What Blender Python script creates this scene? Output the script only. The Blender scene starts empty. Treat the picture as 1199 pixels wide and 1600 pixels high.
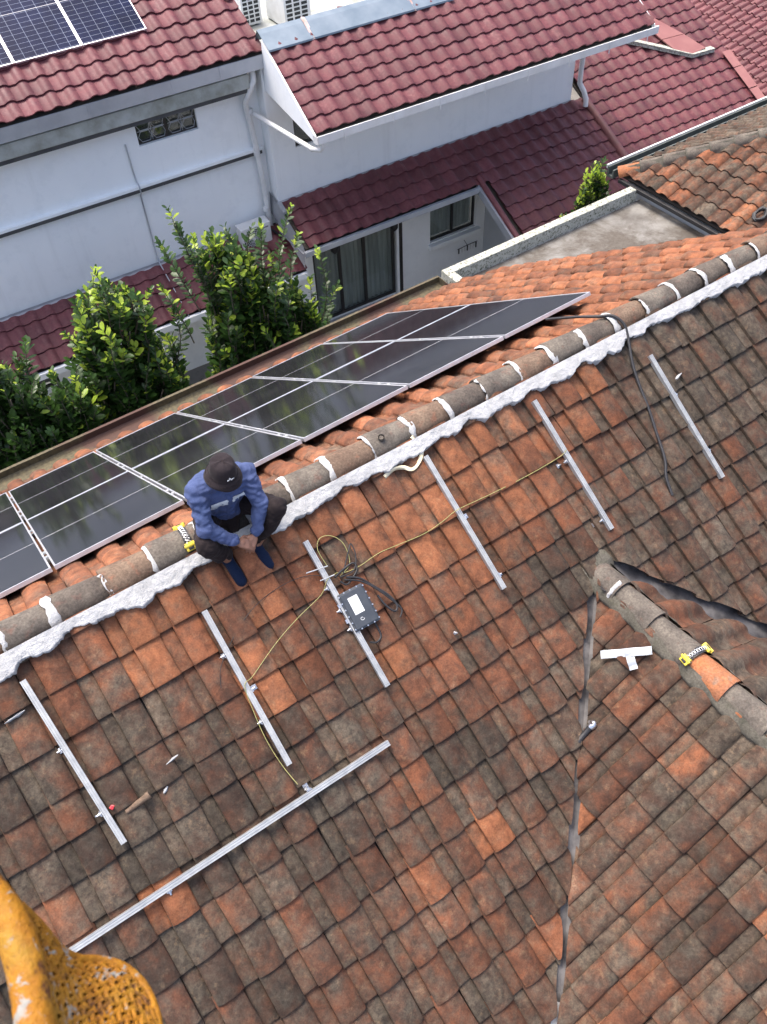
import bpy, bmesh, math, random
from mathutils import Vector, Matrix, noise, Euler
random.seed(11)
S = bpy.context.scene
C = S.collection
R = math.radians

# ------------------------------------------------------------------ camera
cam_data = bpy.data.cameras.new('camera')
cam = bpy.data.objects.new('camera', cam_data)
C.objects.link(cam)
CAM = Vector((-2.343, -3.905, 4.708))
RIGHT = Vector((0.8210, -0.5700, -0.0340))
DOWN = Vector((-0.4520, -0.6120, -0.6490))
FWD = Vector((0.3490, 0.5480, -0.7600)).normalized()
RIGHT = (RIGHT - FWD * RIGHT.dot(FWD)).normalized()
DOWN = FWD.cross(RIGHT).normalized()
mw = Matrix.Identity(4)
for i in range(3):
    mw[i][0] = RIGHT[i]; mw[i][1] = -DOWN[i]; mw[i][2] = -FWD[i]; mw[i][3] = CAM[i]
cam.matrix_world = mw
cam_data.sensor_fit = 'VERTICAL'
cam_data.sensor_height = 36
cam_data.lens = 30.375
cam_data.clip_end = 500
cam_data.clip_start = 0.05
cam_data.dof.use_dof = True
cam_data.dof.focus_distance = 7.5
cam_data.dof.aperture_fstop = 9.0
S.camera = cam

# ------------------------------------------------------------------ sky, sun, exposure
SUN_DIR = Vector((-0.12, 0.31, 0.94)).normalized()      # towards the sun
w = bpy.data.worlds.new('World'); S.world = w; w.use_nodes = True
nt = w.node_tree
bg = nt.nodes['Background']
sky = nt.nodes.new('ShaderNodeTexSky'); sky.sky_type = 'NISHITA'
sky.sun_disc = False
sky.sun_elevation = math.asin(SUN_DIR.z)
sky.sun_rotation = math.atan2(SUN_DIR.x, SUN_DIR.y)
sky.dust_density = 5.0
sky.air_density = 0.7
sky.ozone_density = 0.4
nt.links.new(sky.outputs[0], bg.inputs[0])
bg.inputs[1].default_value = 0.15
sd = bpy.data.lights.new('sun', 'SUN'); sd.energy = 0.95; sd.angle = R(22); sd.color = (1, .955, .89)
sun = bpy.data.objects.new('sun', sd); C.objects.link(sun)
sun.rotation_euler = SUN_DIR.to_track_quat('Z', 'Y').to_euler()
sun.location = (0, 0, 30)
S.view_settings.view_transform = 'Standard'
S.view_settings.look = 'None'
S.view_settings.exposure = 1.64
S.view_settings.gamma = 1

# ------------------------------------------------------------------ helpers
def tag(o, label=None, cat=None, group=None, kind=None):
    if label: o['label'] = label
    if cat: o['category'] = cat
    if group: o['group'] = group
    if kind: o['kind'] = kind
    return o

def empty(name, loc=(0, 0, 0), rz=0, parent=None):
    o = bpy.data.objects.new(name, None); C.objects.link(o)
    o.location = loc; o.rotation_euler = (0, 0, rz); o.parent = parent
    o.empty_display_size = .1
    return o

class MB:
    """collects shapes into one mesh"""
    def __init__(s): s.v = []; s.f = []; s.sm = []; s.mi = []
    def add(s, vs, fs, smooth=False, mi=0):
        b = len(s.v); s.v += [tuple(p) for p in vs]
        for f in fs:
            s.f.append([i + b for i in f]); s.sm.append(smooth); s.mi.append(mi)
    def box(s, lo, hi, M=None, mi=0):
        x0, y0, z0 = lo; x1, y1, z1 = hi
        vs = [Vector(p) for p in ((x0,y0,z0),(x1,y0,z0),(x1,y1,z0),(x0,y1,z0),(x0,y0,z1),(x1,y0,z1),(x1,y1,z1),(x0,y1,z1))]
        if M: vs = [M @ p for p in vs]
        s.add(vs, [(3,2,1,0),(4,5,6,7),(0,1,5,4),(1,2,6,5),(2,3,7,6),(3,0,4,7)], mi=mi)
    def bbox(s, lo, hi, b=.004, M=None, mi=0):
        """bevelled box"""
        bm = bmesh.new(); bmesh.ops.create_cube(bm, size=1)
        c = [(lo[i] + hi[i]) / 2 for i in range(3)]; d = [hi[i] - lo[i] for i in range(3)]
        for q in bm.verts: q.co = Vector((q.co.x*d[0]+c[0], q.co.y*d[1]+c[1], q.co.z*d[2]+c[2]))
        bmesh.ops.bevel(bm, geom=bm.edges[:], offset=b, segments=2, affect='EDGES', profile=.6)
        s.bm(bm, M, mi)
    def bm(s, bm, M=None, mi=0, smooth=False):
        bm.verts.index_update()
        s.add([(M @ q.co) if M else q.co.copy() for q in bm.verts], [[q.index for q in f.verts] for f in bm.faces], smooth, mi)
        bm.free()
    def tube(s, pts, r, n=8, cap=True, mi=0, smooth=True):
        pts = [Vector(p) for p in pts]
        rs = r if isinstance(r, (list, tuple)) else [r] * len(pts)
        rings = []; ref = None
        for i, p in enumerate(pts):
            t = (pts[min(i+1, len(pts)-1)] - pts[max(i-1, 0)]).normalized()
            if ref is None:
                ref = Vector((0,0,1)) if abs(t.z) < .9 else Vector((1,0,0))
            a = (ref - t * ref.dot(t)).normalized(); ref = a; b = t.cross(a)
            rings.append([p + (a*math.cos(2*math.pi*k/n) + b*math.sin(2*math.pi*k/n)) * rs[i] for k in range(n)])
        vs = [q for g in rings for q in g]; fs = []
        for i in range(len(pts)-1):
            for k in range(n):
                fs.append((i*n+k, i*n+(k+1)%n, (i+1)*n+(k+1)%n, (i+1)*n+k))
        s.add(vs, fs, smooth, mi)
        if cap:
            s.add(rings[0], [list(range(n))[::-1]], False, mi); s.add(rings[-1], [list(range(n))], False, mi)
    def prism(s, poly, d, M=None, mi=0):
        """poly: 3D points (planar), d: extrusion vector"""
        d = Vector(d); a = [Vector(p) for p in poly]; b = [p + d for p in a]; n = len(a)
        if M: a = [M @ p for p in a]; b = [M @ p for p in b]
        s.add(a + b, [list(range(n))[::-1], list(range(n, 2*n))] + [(i, (i+1)%n, n+(i+1)%n, n+i) for i in range(n)], mi=mi)
    def loft(s, profs, smooth=True, closed=False, mi=0):
        m = len(profs[0]); vs = [p for g in profs for p in g]; fs = []
        for i in range(len(profs)-1):
            for k in range(m if closed else m-1):
                fs.append((i*m+k, i*m+(k+1)%m, (i+1)*m+(k+1)%m, (i+1)*m+k))
        s.add(vs, fs, smooth, mi)
    def mesh(s, name):
        me = bpy.data.meshes.new(name); me.from_pydata(s.v, [], s.f)
        me.polygons.foreach_set('use_smooth', s.sm)
        me.polygons.foreach_set('material_index', s.mi)
        me.update(); return me
    def build(s, name, mats, parent=None):
        me = s.mesh(name)
        for m in (mats if isinstance(mats, (list, tuple)) else [mats]): me.materials.append(m)
        o = bpy.data.objects.new(name, me); C.objects.link(o); o.parent = parent
        return o

def nz(a, b=0, c=0): return noise.noise(Vector((a, b, c)))
def cam_uv(p):
    d = Vector(p) - CAM; z = d.dot(FWD)
    if z < .1: return None
    return (.5 + d.dot(RIGHT) / z * 1350 / 1199, .5 + d.dot(DOWN) / z * 1350 / 1600, z)
def in_view(p, m=.03):
    q = cam_uv(p)
    return q is not None and -m < q[0] < 1+m and -m < q[1] < 1+m

# ------------------------------------------------------------------ materials
class NB:
    def __init__(s, name):
        s.m = bpy.data.materials.new(name); s.m.use_nodes = True
        s.t = s.m.node_tree; s.b = s.t.nodes['Principled BSDF']
        s.pos = s.t.nodes.new('ShaderNodeNewGeometry').outputs['Position']
    def put(s, sock, v):
        if hasattr(v, 'is_output'): s.t.links.new(v, sock)
        elif isinstance(v, (tuple, list)) and len(v) == 3 and sock.type == 'RGBA': sock.default_value = (*v, 1)
        else: sock.default_value = v
    def noise(s, scale, detail=3, rough=.55, w=None, vec=None, dist=0):
        n = s.t.nodes.new('ShaderNodeTexNoise')
        if w is not None: n.noise_dimensions = '4D'; s.put(n.inputs['W'], w)
        s.put(n.inputs['Vector'], vec if vec is not None else s.pos)
        n.inputs['Scale'].default_value = scale; n.inputs['Detail'].default_value = detail
        n.inputs['Roughness'].default_value = rough; n.inputs['Distortion'].default_value = dist
        return n.outputs['Fac']
    def scalev(s, v):
        n = s.t.nodes.new('ShaderNodeVectorMath'); n.operation = 'MULTIPLY'
        s.put(n.inputs[0], s.pos); n.inputs[1].default_value = v; return n.outputs[0]
    def math(s, op, a, b=None, c=None, clamp=False):
        n = s.t.nodes.new('ShaderNodeMath'); n.operation = op; n.use_clamp = clamp
        s.put(n.inputs[0], a)
        if b is not None: s.put(n.inputs[1], b)
        if c is not None: s.put(n.inputs[2], c)
        return n.outputs[0]
    def ramp(s, v, lo, hi, a=0., b=1.):
        n = s.t.nodes.new('ShaderNodeMapRange'); s.put(n.inputs[0], v)
        n.inputs[1].default_value = lo; n.inputs[2].default_value = hi
        n.inputs[3].default_value = a; n.inputs[4].default_value = b
        return n.outputs[0]
    def mix(s, a, b, f, mode='MIX'):
        n = s.t.nodes.new('ShaderNodeMix'); n.data_type = 'RGBA'; n.blend_type = mode
        s.put(n.inputs[0], f); s.put(n.inputs[6], a); s.put(n.inputs[7], b); return n.outputs[2]
    def scale(s, c, f):
        n = s.t.nodes.new('ShaderNodeVectorMath'); n.operation = 'SCALE'
        s.put(n.inputs[0], c); s.put(n.inputs[3], f); return n.outputs[0]
    def bump(s, h, strength=.3, dist=.01):
        n = s.t.nodes.new('ShaderNodeBump'); n.inputs['Strength'].default_value = strength
        n.inputs['Distance'].default_value = dist; s.put(n.inputs['Height'], h)
        s.t.links.new(n.outputs[0], s.b.inputs['Normal'])
    def out(s, col, rough=.7, metal=0., spec=.5):
        s.put(s.b.inputs['Base Color'], col); s.put(s.b.inputs['Roughness'], rough)
        s.put(s.b.inputs['Metallic'], metal); s.b.inputs['Specular IOR Level'].default_value = spec
        return s.m

def plain(name, c1, c2, sc=8, rough=.6, metal=0., bump=.1, bs=None, spec=.5, contrast=(.35, .65)):
    n = NB(name); f = n.ramp(n.noise(sc, 4, .6), *contrast)
    n.bump(n.noise(bs or sc*5, 3), bump, .005)
    rr = n.ramp(n.noise(sc*2, 3), .3, .7, max(.02, rough-.08), min(1, rough+.08))
    return n.out(n.mix(c1, c2, f), rr, metal, spec)

def clay(name, joined, far=False):
    n = NB(name)
    if joined:
        a = n.t.nodes.new('ShaderNodeAttribute'); a.attribute_name = 'tint'; col, al = a.outputs['Color'], a.outputs['Alpha']
    else:
        a = n.t.nodes.new('ShaderNodeObjectInfo'); col, al = a.outputs['Color'], a.outputs['Alpha']
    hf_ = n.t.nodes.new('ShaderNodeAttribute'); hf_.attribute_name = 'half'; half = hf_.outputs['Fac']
    sp = n.t.nodes.new('ShaderNodeSeparateColor'); n.put(sp.inputs[0], col)
    r, g, b = sp.outputs
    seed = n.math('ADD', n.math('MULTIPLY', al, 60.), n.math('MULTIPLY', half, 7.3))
    n1 = n.noise(8, 5, .65, w=seed, dist=.7); n2 = n.noise(85, 3, .65); n3 = n.noise(6, 4, .62, w=n.math('ADD', seed, 9.)); n4 = n.noise(24, 5, .7, w=seed)
    n5 = n.noise(9, 5, .7, w=n.math('ADD', seed, 17.), dist=.5); n6 = n.noise(3.2, 3, .5)
    r = n.math('ADD', r, n.ramp(n6, .3, .7, -.10, .10))
    f = n.math('ADD', r, n.ramp(n1, .3, .7, -.42, .42), clamp=True)
    base = n.mix((.092, .048, .032), (.30, .108, .050), f)
    base = n.mix(base, (.43, .170, .075), n.math('MULTIPLY', n.ramp(r, .66, 1.), n.ramp(n4, .3, .7), clamp=True))
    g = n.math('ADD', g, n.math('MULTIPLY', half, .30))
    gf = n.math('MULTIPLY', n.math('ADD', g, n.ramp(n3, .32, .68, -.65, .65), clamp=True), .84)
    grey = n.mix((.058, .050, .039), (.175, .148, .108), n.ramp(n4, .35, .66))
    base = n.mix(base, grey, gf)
    pale = n.math('MULTIPLY', n.ramp(n.noise(13, 5, .75, w=n.math('ADD', seed, 31.)), .56, .76), .55, clamp=True)
    base = n.mix(base, (.42, .27, .155), pale)
    soot = n.ramp(n5, .32, .58, .52, 1.10)
    k = n.math('MULTIPLY', n.math('ADD', n.math('MULTIPLY', b, .70), .33), n.math('MULTIPLY', soot, n.ramp(n2, .25, .75, .74, 1.26)))
    base = n.scale(base, k)
    n.bump(n.math('ADD', n2, n.math('MULTIPLY', n4, 1.8)), .4, .004)
    return n.out(base, .86, 0., .3)

def redtile(name, joined):
    n = NB(name)
    if joined:
        a = n.t.nodes.new('ShaderNodeAttribute'); a.attribute_name = 'tint'; col, al = a.outputs['Color'], a.outputs['Alpha']
    else:
        a = n.t.nodes.new('ShaderNodeObjectInfo'); col, al = a.outputs['Color'], a.outputs['Alpha']
    sp = n.t.nodes.new('ShaderNodeSeparateColor'); n.put(sp.inputs[0], col)
    r, g, b = sp.outputs
    n1 = n.noise(4, 5, .65, dist=.4); n2 = n.noise(30, 4, .65); n3 = n.noise(14, 4, .6, w=n.math('MULTIPLY', al, 40.))
    base = n.mix((.092, .024, .030), (.150, .046, .050), n.ramp(n1, .3, .7))
    base = n.mix(base, (.195, .078, .076), n.math('MULTIPLY', n.ramp(n3, .5, .75), r, clamp=True))
    base = n.mix(base, (.12, .055, .045), n.math('MULTIPLY', n.ramp(n3, .42, .25), g, clamp=True))
    base = n.scale(base, n.math('MULTIPLY', n.math('ADD', n.math('MULTIPLY', b, .5), .75), n.ramp(n2, .25, .75, .82, 1.18)))
    n.bump(n2, .15, .003)
    return n.out(base, n.ramp(n1, .3, .7, .50, .66), 0., .38)

M = {}
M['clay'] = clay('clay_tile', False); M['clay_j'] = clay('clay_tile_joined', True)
M['red'] = redtile('red_tile', False); M['red_j'] = redtile('red_tile_joined', True)
M['deck'] = plain('dark_underlay', (.03, .025, .02), (.05, .04, .03))
M['alu'] = plain('aluminium', (.38, .39, .39), (.50, .51, .50), 12, .40, .5, .05)
M['frame'] = plain('panel_frame', (.66, .67, .69), (.74, .75, .77), 10, .38, .7, .03)
M['steel'] = plain('stainless', (.55, .56, .57), (.7, .7, .7), 30, .3, .95, .05)
def white_wall():
    n = NB('white_wall_paint')
    f = n.ramp(n.noise(.8, 5, .6), .35, .7); st = n.ramp(n.noise(1., 5, .65, vec=n.scalev((5, 5, .35))), .55, .85)
    c = n.mix((.81, .835, .835), (.855, .875, .87), f)
    c = n.mix(c, (.46, .47, .46), n.math('MULTIPLY', st, .22, clamp=True)); c = n.mix(c, (.66, .69, .70), n.math('MULTIPLY', n.ramp(n.noise(2.6, 6, .7), .52, .62), .22, clamp=True))
    n.bump(n.noise(60, 3), .08, .004)
    return n.out(c, .75, 0, .3)
M['wall'] = white_wall()
M['wall_grey'] = plain('grey_wall_paint', (.42, .44, .45), (.48, .50, .51), 1.5, .75, 0, .08, 50)
M['white_pvc'] = plain('white_pvc', (.72, .73, .72), (.6, .6, .58), 3, .42, 0, .03)
M['gutter'] = plain('grey_gutter_metal', (.36, .38, .41), (.46, .48, .50), 2, .48, .35, .06, 20)
M['stain_conc'] = plain('stained_concrete_ledge', (.40, .42, .40), (.25, .26, .22), 3, .85, 0, .3, 30)
M['cement'] = plain('cement_flashing', (.26, .27, .28), (.36, .37, .38), 3, .8, 0, .3, 25)
M['lead'] = plain('lead_flashing', (.36, .36, .38), (.48, .48, .50), 4, .5, .3, .2, 12)
M['old_lead'] = plain('old_valley_lead', (.045, .042, .042), (.15, .142, .14), 6, .6, .3, .3, 18)
M['blue_metal'] = plain('blue_grey_flashing_metal', (.13, .175, .215), (.19, .235, .275), 2.2, .42, .25, .05, 12)
M['dark'] = plain('dark_bronze_frame', (.018, .016, .015), (.03, .028, .026), 10, .4)
M['black'] = plain('black_rubber', (.012, .012, .013), (.022, .022, .024), 30, .55)
M['under_band'] = plain('dark_under_band', (.05, .052, .055), (.08, .08, .08), 6, .8)  # dark tone for the bands below the ledge and the eave beam
def mortar():
    n = NB('white_mortar'); a = n.noise(9, 5, .7); b = n.noise(50, 4, .75); d = n.noise(120, 3, .7)
    c = n.mix((.40, .40, .39), (.54, .54, .53), n.ramp(a, .3, .62))
    c = n.mix(c, (.26, .24, .22), n.math('MULTIPLY', n.ramp(b, .62, .74), .6, clamp=True))
    c = n.scale(c, n.ramp(d, .3, .7, .82, 1.12))
    n.bump(n.math('ADD', a, n.math('ADD', n.math('MULTIPLY', b, .8), n.math('MULTIPLY', d, .4))), .9, .012)
    return n.out(c, .9, 0, .2)
M['mortar'] = mortar()
def capmat(name, c1, c2, c3):
    n = NB(name); a = n.noise(6, 5, .65); b = n.noise(60, 4, .65); d = n.noise(13, 4, .6)
    c = n.mix(c1, c2, n.ramp(a, .32, .66)); c = n.mix(c, c3, n.math('MULTIPLY', n.ramp(d, .56, .74), .7, clamp=True))
    c = n.scale(c, n.ramp(b, .25, .75, .6, 1.4)); n.bump(b, .5, .005)
    return n.out(c, .9, 0, .2)
M['cap'] = capmat('weathered_ridge_cap', (.070, .060, .052), (.155, .135, .110), (.15, .080, .060))
M['cap_b'] = capmat('terracotta_grey_ridge_cap', (.10, .066, .048), (.175, .125, .088), (.24, .095, .055))
M['cap_c'] = capmat('dark_ridge_cap', (.055, .046, .040), (.125, .105, .085), (.12, .062, .05))
M['cap_orange'] = capmat('orange_ridge_cap', (.36, .135, .055), (.26, .12, .07), (.2, .16, .12))
M['cap_mort'] = capmat('grey_mossy_mortar', (.07, .066, .052), (.13, .118, .095), (.075, .075, .05))
def panel_glass(name, base, line, cu, cv, lw, spec=.5):
    n = NB(name)
    tc = n.t.nodes.new('ShaderNodeTexCoord')
    sx = n.t.nodes.new('ShaderNodeSeparateXYZ'); n.put(sx.inputs[0], tc.outputs['Object'])
    def ln(v, cell, w):
        a = n.math('FRACT', n.math('DIVIDE', n.math('ADD', v, 50*cell), cell))
        return n.math('LESS_THAN', a, w)
    m = n.math('MAXIMUM', ln(sx.outputs[0], cu, lw[0]), ln(sx.outputs[1], cv, lw[1]))
    v = n.ramp(n.noise(2, 3), .3, .7, .75, 1.3)
    n.b.inputs['Coat Weight'].default_value = 0
    return n.out(n.scale(n.mix(base, line, m), v), .09, 0, spec)
M['pv_black'] = panel_glass('black_solar_glass', (.011, .011, .013), (.030, .030, .033), .0165, .0165, (.22, .22), .34)
M['pv_blue'] = panel_glass('blue_solar_glass', (.006, .010, .034), (.20, .23, .30), .182, .0925, (.030, .040), .08)
M['pv_line'] = plain('solar_busbar_gap', (.45, .46, .48), (.5, .5, .52), 10, .35)
M['conc'] = None
def conc():
    n = NB('bare_concrete_slab'); a = n.noise(1.1, 6, .68, dist=.3); b = n.noise(16, 5, .7); d = n.noise(.8, 4, .6); e = n.noise(3.5, 5, .7)
    c = n.mix((.080, .068, .056), (.122, .108, .090), n.ramp(b, .3, .7))
    c = n.mix(c, (.215, .208, .19), n.math('MULTIPLY', n.ramp(a, .46, .60), n.ramp(e, .3, .6, .4, 1.), clamp=True))
    c = n.mix(c, (.065, .056, .048), n.math('MULTIPLY', n.ramp(d, .55, .72), .7, clamp=True))
    n.bump(b, .4, .01); return n.out(c, .88, 0, .25)
M['conc'] = conc()
def parapet():
    n = NB('lichen_parapet_paint'); b = n.noise(10, 5, .7); a = n.noise(26, 4, .7)
    c = n.mix((.36, .365, .31), (.47, .47, .41), n.ramp(b, .35, .65))
    c = n.mix(c, (.085, .088, .06), n.ramp(a, .50, .64)); n.bump(a, .3, .006)
    return n.out(c, .85, 0, .2)
M['parapet'] = parapet()
M['yellow'] = None
def yellow():
    n = NB('worn_yellow_paint'); a = n.noise(30, 6, .72, dist=.8); b = n.noise(75, 4, .65); d = n.noise(14, 4, .6)
    c = n.mix((.24, .088, .004), (.37, .160, .007), n.ramp(b, .3, .7)); c = n.mix(c, (.30, .18, .02), n.ramp(d, .5, .7, 0, .6))
    c = n.mix(c, (.26, .25, .22), n.ramp(a, .58, .63)); c = n.mix(c, (.085, .032, .010), n.ramp(a, .45, .36))
    n.bump(n.math('ADD', a, b), .8, .005); return n.out(c, .6, 0, .3)
M['yellow'] = yellow()
M['yellow_plastic'] = plain('yellow_plastic', (.60, .46, .04), (.68, .55, .07), 30, .45)
M['white_tape'] = plain('white_tape', (.40, .43, .45), (.31, .335, .36), 20, .5, 0, .1)
M['cream'] = plain('cream_webbing', (.66, .58, .38), (.74, .68, .5), 20, .8)
M['wire_green'] = plain('green_yellow_wire', (.36, .31, .11), (.24, .25, .09), 30, .5)
M['inv'] = plain('dark_grey_inverter_case', (.045, .052, .062), (.06, .068, .078), 15, .42, .2, .05)
M['paper'] = plain('white_label', (.66, .68, .68), (.74, .75, .75), 20, .55)
M['ink'] = plain('grey_print', (.18, .19, .2), (.25, .25, .26), 20, .6)
M['red_plastic'] = plain('red_plastic', (.45, .02, .03), (.5, .03, .04), 30, .4)
M['curtain'] = None
def curtain():
    n = NB('grey_curtain'); wv = n.t.nodes.new('ShaderNodeTexNoise'); wv.inputs['Scale'].default_value = 1.
    n.put(wv.inputs['Vector'], n.scalev((16, 4, .6)))
    return n.out(n.mix((.26, .265, .255), (.50, .51, .49), n.ramp(wv.outputs['Fac'], .3, .7)), .9)
M['curtain'] = curtain()
def glass():
    n = NB('window_glass'); t = n.t
    tr = t.nodes.new('ShaderNodeBsdfTransparent'); tr.inputs[0].default_value = (.86, .90, .89, 1)
    gl = t.nodes.new('ShaderNodeBsdfGlossy'); gl.inputs['Roughness'].default_value = .03
    
    mx = t.nodes.new('ShaderNodeMixShader'); mx.inputs[0].default_value = .09; t.links.new(tr.outputs[0], mx.inputs[1]); t.links.new(gl.outputs[0], mx.inputs[2])
    t.links.new(mx.outputs[0], t.nodes['Material Output'].inputs[0]); return n.m
M['glass'] = glass()
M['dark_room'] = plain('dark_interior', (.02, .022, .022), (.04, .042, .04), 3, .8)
# ------------------------------------------------------------------ ground
GZ = -7.05
def ground():
    m = MB(); m.add([(-250,-250,GZ),(250,-250,GZ),(250,250,GZ),(-250,250,GZ)], [(0,1,2,3)])
    n = NB('lane_ground'); a = n.noise(.6, 5); b = n.noise(9, 5, .7)
    c = n.mix((.12, .115, .105), (.20, .19, .175), n.ramp(a, .35, .65)); c = n.mix(c, (.06, .065, .045), n.ramp(b, .58, .7))
    n.bump(b, .3, .02)
    o = m.build('ground', n.out(c, .9, 0, .2)); tag(o, kind='structure')
ground()

# ------------------------------------------------------------------ tiled roofs
class Slope:
    """plane with origin, u along the courses, w up the slope, n normal"""
    def __init__(s, o, u, w, base=None):
        s.o = Vector(o); s.u = Vector(u).normalized(); s.w = Vector(w).normalized(); s.n = s.u.cross(s.w).normalized()
        s.base = base            # object whose frame the slope lives in
    def p(s, u, d, h=0): return s.o + s.u*u - s.w*d + s.n*h          # d = distance down the slope
    def mat(s, u, d, h=0):
        m = Matrix.Identity(4); q = s.p(u, d, h)
        for i in range(3): m[i][0] = s.u[i]; m[i][1] = s.w[i]; m[i][2] = s.n[i]; m[i][3] = q[i]
        return m

# a profile is a list of strips; strips do not share vertices, so their edges stay sharp
CLAY = [[(-.004, .006), (.0, .006)], [(.0, .006), (.012, -.010), (.03, -.006), (.17, -.008), (.335, -.006), (.36, -.014)], [(.36, -.014), (.363, .020)],
        [(.363, .020), (.39, .029), (.45, .038), (.53, .0445), (.63, .0485), (.73, .0475), (.82, .042), (.90, .033), (.955, .023), (.985, .012)], [(.985, .012), (1.0, -.010)]]
ROMAN = [[(0, .006), (.05, 0), (.36, 0), (.44, .010), (.52, .028), (.60, .040), (.70, .046), (.80, .042), (.90, .028), (.97, .012), (1.0, .006)]]
BARREL = [[(0, .01), (.08, 0), (.26, 0), (.34, .02), (.42, .045), (.52, .062), (.64, .070), (.76, .064), (.88, .045), (.96, .022), (1.0, .01)]]

def tile_mesh(name, strips, pitch, L, tilt, thk, hs=1.0, mats=()):
    m = MB(); rows = [(0, -.006), (.012, 0), (L, 0)]; half = []
    for si, prof in enumerate(strips):
        vs = [(x*pitch, y, h*hs + dz + tilt*(1 - y/L) + thk) for (y, dz) in rows for (x, h) in prof]
        k = len(prof)
        m.add(vs, [(i*k+j, i*k+j+1, (i+1)*k+j+1, (i+1)*k+j) for i in range(2) for j in range(k-1)], True)
        fr = [vs[j] for j in range(k)] + [(x*pitch, .002, h*hs*.9 - .003 + tilt - .004) for (x, h) in prof]
        m.add(fr, [(j+k, j+k+1, j+1, j) for j in range(k-1)])
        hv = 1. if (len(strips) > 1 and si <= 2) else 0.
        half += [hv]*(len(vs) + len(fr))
        for e, edge in ((0, si == 0), (k-1, si == len(strips)-1)):
            if not edge: continue
            a = vs[e], vs[2*k+e]
            q = [a[0], a[1], (a[1][0], a[1][1], a[1][2]-thk), (a[0][0], a[0][1], a[0][2]-thk)]
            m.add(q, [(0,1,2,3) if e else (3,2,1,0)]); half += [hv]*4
    me = m.mesh(name)
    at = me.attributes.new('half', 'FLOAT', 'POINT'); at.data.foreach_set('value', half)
    for mm in mats: me.materials.append(mm)
    return me

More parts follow.
